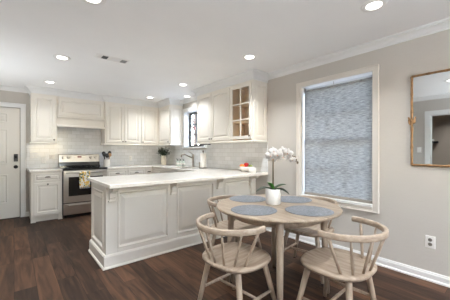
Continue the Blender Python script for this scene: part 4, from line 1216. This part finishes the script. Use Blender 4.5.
def blossom(center, facing, size, spin):
    f = Vector(facing).normalized()
    up = Vector((0, 0, 1)); a = up.cross(f).normalized(); b = f.cross(a)
    mb = MB()
    for (ang, ln, wd, back) in ((90, 1.0, 0.62, 0.0), (210, 1.0, 0.58, -0.1), (330, 1.0, 0.58, -0.1), (15, 1.08, 1.02, 0.08), (165, 1.08, 1.02, 0.08)):
        q = radians(ang) + spin; d = a * cos(q) + b * sin(q); s_ = f.cross(d)
        n = 7; vs = []; fs = []
        for i in range(n + 1):
            u = i / n
            c_ = Vector(center) + d * (size * ln * (0.06 + 0.94 * u)) + f * (size * (back * u + 0.14 * u * (1 - u) - 0.20 * u * u))
            w = size * wd * 0.5 * (sin(pi * (0.10 + 0.86 * u)) ** 0.8)
            vs += [c_ - s_ * w - f * (w * 0.15), c_, c_ + s_ * w - f * (w * 0.15)]
        for i in range(n):
            for k in range(2): fs.append((i * 3 + k, i * 3 + k + 1, (i + 1) * 3 + k + 1, (i + 1) * 3 + k))
        mb.add(vs, fs, True)
    o = mb.build('blossom', M['petal'], oc, recalc=False); sd = o.modifiers.new('thick', 'SOLIDIFY'); sd.thickness = 0.0012
    lp = MB().ball(tuple(Vector(center) + f * size * 0.12 - Vector((0, 0, size * 0.10))), size * 0.13, (1, 1, 1.1), 10, 8); lp.build('lip', M['lip'], o)
BL = [(-0.030, 0.440, -0.02), (0.002, 0.478, -0.010), (0.030, 0.446, -0.045), (-0.004, 0.412, 0.00), (0.082, 0.480, -0.015), (0.120, 0.462, -0.045), (0.084, 0.428, -0.02), (0.142, 0.432, -0.01), (0.170, 0.404, -0.02)]
for i, (r_, z_, d_) in enumerate(BL):
    c_ = RV * r_ + FV * d_ + Vector((0, 0, z_))
    fc = -FV * 1.0 + RV * (0.45 * sin(i * 2.1)) + Vector((0, 0, -0.05 + 0.25 * sin(i * 1.3)))
    blossom(c_, fc, (0.046 if i < 7 else 0.030), 0.25 * sin(i * 3.3))
for (r_, z_) in ((0.196, 0.425), (0.208, 0.400), (0.222, 0.378)):
    MB().ball(tuple(RV * r_ + Vector((0, 0, z_))), 0.011, (0.9, 0.9, 1.25), 10, 8).build('bud', M['stem'], oc)

# ------------------------------------------------------------------ things on the worktops
cr = thing('utensil_crock', 'white ceramic crock right of the range holding the black utensils', 'crock', (1.566, 5.93, ZT + 0.0005))
MB().lathe([(0.062, 0), (0.066, 0.004), (0.066, 0.150), (0.068, 0.156), (0.060, 0.156), (0.058, 0.02), (0.01, 0.018)], (0, 0, 0), 28).build('crock_body', M['ceramic'], cr)
def utensil(name, dx, dy, lean, topz, head, m, label):
    r = thing(name, label, 'utensil', (1.566 + dx, 5.93 + dy, ZT + 0.021))
    top = Vector((lean[0], lean[1], topz))
    MB().tube([(0, 0, 0.002), top], [0.006, 0.007], 10).build('handle', m, r)
    d = top.normalized()
    if head == 'paddle':
        MB().ball(tuple(top + d * 0.040), 0.042, (0.95, 0.25, 1.25), 14, 10).build('head', m, r)
    else:
        MB().ball(tuple(top + d * 0.034), 0.038, (1, 0.55, 1.1), 14, 10).build('head', m, r)
    return r
utensil('ladle', -0.030, 0.0, (-0.030, 0.0, 0.235), 0.235, 'spoon', M['black'], 'black ladle standing leftmost in the white crock')
utensil('spatula', -0.012, 0.020, (-0.022, 0.02, 0.205), 0.205, 'paddle', M['black'], 'black spatula in the white crock, leaning left behind the ladle')
utensil('serving_spoon', 0.022, 0.012, (0.036, 0.0, 0.230), 0.230, 'paddle', M['black'], 'tall black serving spoon leaning right in the white crock')
utensil('turner', 0.000, -0.030, (-0.004, -0.016, 0.175), 0.180, 'paddle', M['black'], 'short black turner at the front of the white crock')
utensil('wooden_spoon', 0.030, -0.012, (0.026, -0.004, 0.195), 0.200, 'spoon', M['woodspoon'], 'wooden spoon leaning right in the white crock')

# vase with greenery
vz = thing('vase_of_greenery', 'cream vase of dark green leaves in the back corner of the worktop', 'plant', (2.835, 5.74, ZT + 0.0005))
MB().lathe([(0.050, 0), (0.056, 0.006), (0.066, 0.10), (0.064, 0.19), (0.056, 0.228), (0.050, 0.228), (0.050, 0.20), (0.01, 0.19)], (0, 0, 0), 28).build('vase', M['vase'], vz)
fo = MB(); st = MB()
for i in range(36):
    a = random.uniform(0, 2 * pi); sp = random.uniform(0.03, 0.19); hh = random.uniform(0.28, 0.43)
    tip = Vector((sp * cos(a) - 0.03, sp * sin(a) - 0.03, hh))
    st.tube([(0.01 * cos(a), 0.01 * sin(a), 0.195), (tip.x * .5, tip.y * .5, hh * .7), tip], 0.002, 5)
    for k in range(7):
        q = 0.45 + 0.55 * k / 6
        c_ = Vector((tip.x * q, tip.y * q, 0.195 + (hh - 0.195) * q))
        b_ = random.uniform(0, 2 * pi)
        leaf(fo, tuple(c_), (cos(b_), sin(b_), 0), random.uniform(0.04, 0.065), 0.028, random.uniform(-.01, .03), 0.015, 4)
fo.build('foliage', M['leafdark'], vz, recalc=False); st.build('stems', M['leafdark'], vz)

# soap bottles
sp0 = None
for (x, y, lb) in ((2.90, 5.17, 'small pump soap bottle nearest the vase of greenery'), (2.90, 5.03, 'small pump soap bottle in the middle of the row of three'), (2.90, 4.90, 'small pump soap bottle nearest the faucet')):
    if sp0 is None:
        sp0 = thing('soap_bottle', lb, 'soap bottle', (x, y, ZT + 0.0005), 0, 'soap bottles by the sink')
        MB().lathe([(0.030, 0), (0.034, 0.004), (0.034, 0.090), (0.026, 0.112), (0.013, 0.120), (0.013, 0.128)], (0, 0, 0), 20).build('bottle', M['soapglass'], sp0)
        MB().lathe([(0.0345, 0.028), (0.0345, 0.074)], (0, 0, 0), 20).build('dark_band', M['plate'], sp0)
        pu = MB().lathe([(0.015, 0.122), (0.015, 0.140), (0.006, 0.143), (0.006, 0.160)], (0, 0, 0), 14)
        pu.tube([(0, 0, 0.160), (-0.040, 0, 0.156)], 0.006, 8)
        pu.build('pump', M['teal'], sp0)
    else:
        c = copy_tree(sp0); c.location = (x, y, ZT + 0.0005); c['label'] = lb

# faucet
fc = thing('kitchen_faucet', 'brushed nickel single lever faucet behind the sink', 'faucet', (2.945, 4.58, ZT + 0.0005))
MB().lathe([(0.030, 0), (0.030, 0.008), (0.024, 0.014), (0.022, 0.20), (0.024, 0.215), (0.023, 0.262), (0.012, 0.272)], (0, 0, 0), 22).build('column', M['nickel'], fc)
MB().tube([(-0.01, 0, 0.185), (-0.10, 0.01, 0.225), (-0.19, 0.02, 0.268), (-0.235, 0.025, 0.272), (-0.265, 0.028, 0.250), (-0.275, 0.03, 0.215)], [0.014, 0.013, 0.0125, 0.0125, 0.014, 0.0155], 14).build('spout', M['nickel'], fc)
MB().tube([(0, 0, 0.255), (-0.03, 0.01, 0.290), (-0.10, 0.03, 0.325)], [0.011, 0.009, 0.008], 10).build('lever', M['nickel'], fc)
ss = thing('side_sprayer', 'small side sprayer on the worktop between faucet and paper towels', 'sprayer', (2.945, 4.34, ZT + 0.0005))
MB().lathe([(0.022, 0), (0.022, 0.008), (0.012, 0.02), (0.010, 0.07), (0.014, 0.085), (0.012, 0.11)], (0, 0, 0), 16).build('sprayer_body', M['nickel'], ss)
# paper towel
pt_ = thing('paper_towel_holder', 'upright paper towel roll on a dark holder right of the faucet', 'paper towel', (2.86, 4.085, ZT + 0.0005))
MB().lathe([(0.085, 0), (0.085, 0.008), (0.080, 0.012), (0.012, 0.013)], (0, 0, 0), 28).build('base', M['bronze'], pt_)
MB().lathe([(0.020, 0.0135), (0.057, 0.014), (0.060, 0.020), (0.060, 0.285), (0.057, 0.290), (0.018, 0.290)], (0, 0, 0), 32).build('roll', M['paper'], pt_)
MB().lathe([(0.008, 0.012), (0.008, 0.318), (0.016, 0.325), (0.018, 0.338), (0.008, 0.350)], (0, 0, 0), 14).build('post', M['bronze'], pt_)
# fruit
BX, BY = 2.86, 2.885
fb = tag(MB().lathe([(0.055, 0), (0.060, 0.006), (0.085, 0.026), (0.118, 0.060), (0.136, 0.088), (0.132, 0.089), (0.112, 0.062), (0.080, 0.036), (0.05, 0.030), (0.01, 0.029)], (0, 0, 0), 36).build('fruit_bowl', M['ceramic']), 'white flared bowl holding fruit on the end of the peninsula worktop', 'bowl')
fb.location = (BX, BY, ZT + 0.0005)
def fruit(name, m, dr, df, dz, r, sc, dim, label):
    t_ = thing(name, label, 'fruit', tuple(Vector((BX, BY, ZT + dz)) + RV * dr + FV * df), 0, 'fruit in the white bowl')
    MB().ball((0, 0, 0), r, sc, 20, 14, dim).build('flesh', m, t_)
    MB().tube([(0, 0, r * 0.80), (0.003, 0, r * 1.05)], 0.0022, 6).build('stem', M['stem'], t_)
fruit('orange', M['orange'], -0.066, -0.020, 0.089, 0.041, (1, 1, 0.95), 0.08, 'orange at the left of the fruit bowl')
fruit('apple', M['apple'], 0.004, 0.012, 0.112, 0.043, (1, 1, 0.92), 0.22, 'red apple at the top of the fruit bowl')
fruit('green_apple', M['pear'], 0.066, -0.015, 0.085, 0.038, (1, 1, 0.95), 0.15, 'green apple at the right of the fruit bowl')
cd = thing('candle_jar', 'small white ceramic candle jar in front of the fruit bowl', 'candle', (2.785, 2.672, ZT + 0.0005))
MB().lathe([(0.048, 0), (0.052, 0.004), (0.055, 0.040), (0.055, 0.078), (0.051, 0.079), (0.050, 0.062), (0.005, 0.061)], (0, 0, 0), 28).build('jar', M['potwhite'], cd)
MB().tube([(0, 0, 0.060), (0.001, 0, 0.070)], 0.0012, 6).build('wick', M['black'], cd)

# ------------------------------------------------------------------ outdoors, seen through the kitchen window
struct(MB().box(-30, -40, -0.45, 50, 50, -0.25).build('ground', M['pale_ground']))
def tree(x, y, h, r, label):
    t_ = thing('garden_tree', label, 'tree', (x, y, -0.26), 0, 'bare trees outside the kitchen window')
    MB().tube([(0, 0, 0), (0.05, 0.03, h * .4), (-0.04, 0.06, h * .75), (0.02, 0, h)], [r, r * .8, r * .55, r * .2], 10).build('trunk', M['bark'], t_)
    b_ = MB()
    for k in range(9):
        z = h * random.uniform(.3, .9); a_ = random.uniform(0, 2 * pi); l = h * random.uniform(.15, .3)
        b_.tube([(0, 0.03, z), (l * .5 * cos(a_), l * .5 * sin(a_), z + l * .5), (l * cos(a_), l * sin(a_), z + l * 1.1)], [r * .35, r * .22, r * .08], 7)
    b_.build('branches', M['bark'], t_)
tree(7.5, 10.9, 6.5, 0.16, 'bare tree trunk outside the kitchen window, nearest the glass')
tree(10.5, 16.0, 8.0, 0.20, 'bare tree farther out beyond the kitchen window')
bs = MB()
for i in range(260):
    a = random.uniform(0, 2 * pi); q = random.uniform(0.2, 1.0); z = random.uniform(0, 1.5)
    leaf(bs, (1.6 * q * cos(a) * (1 - z * .25), 1.0 * q * sin(a) * (1 - z * .25), z), (cos(a), sin(a), 0), 0.28, 0.20, 0.15, 0.12, 4)
bs.ball((0, 0, 0.5), 0.8, (1.5, 1.0, 0.95), 14, 10)
bo = tag(bs.build('garden_bush', M['bush'], recalc=False), 'green bush outside below the kitchen window', 'bush'); bo.location = (8.5, 13.2, -0.25)
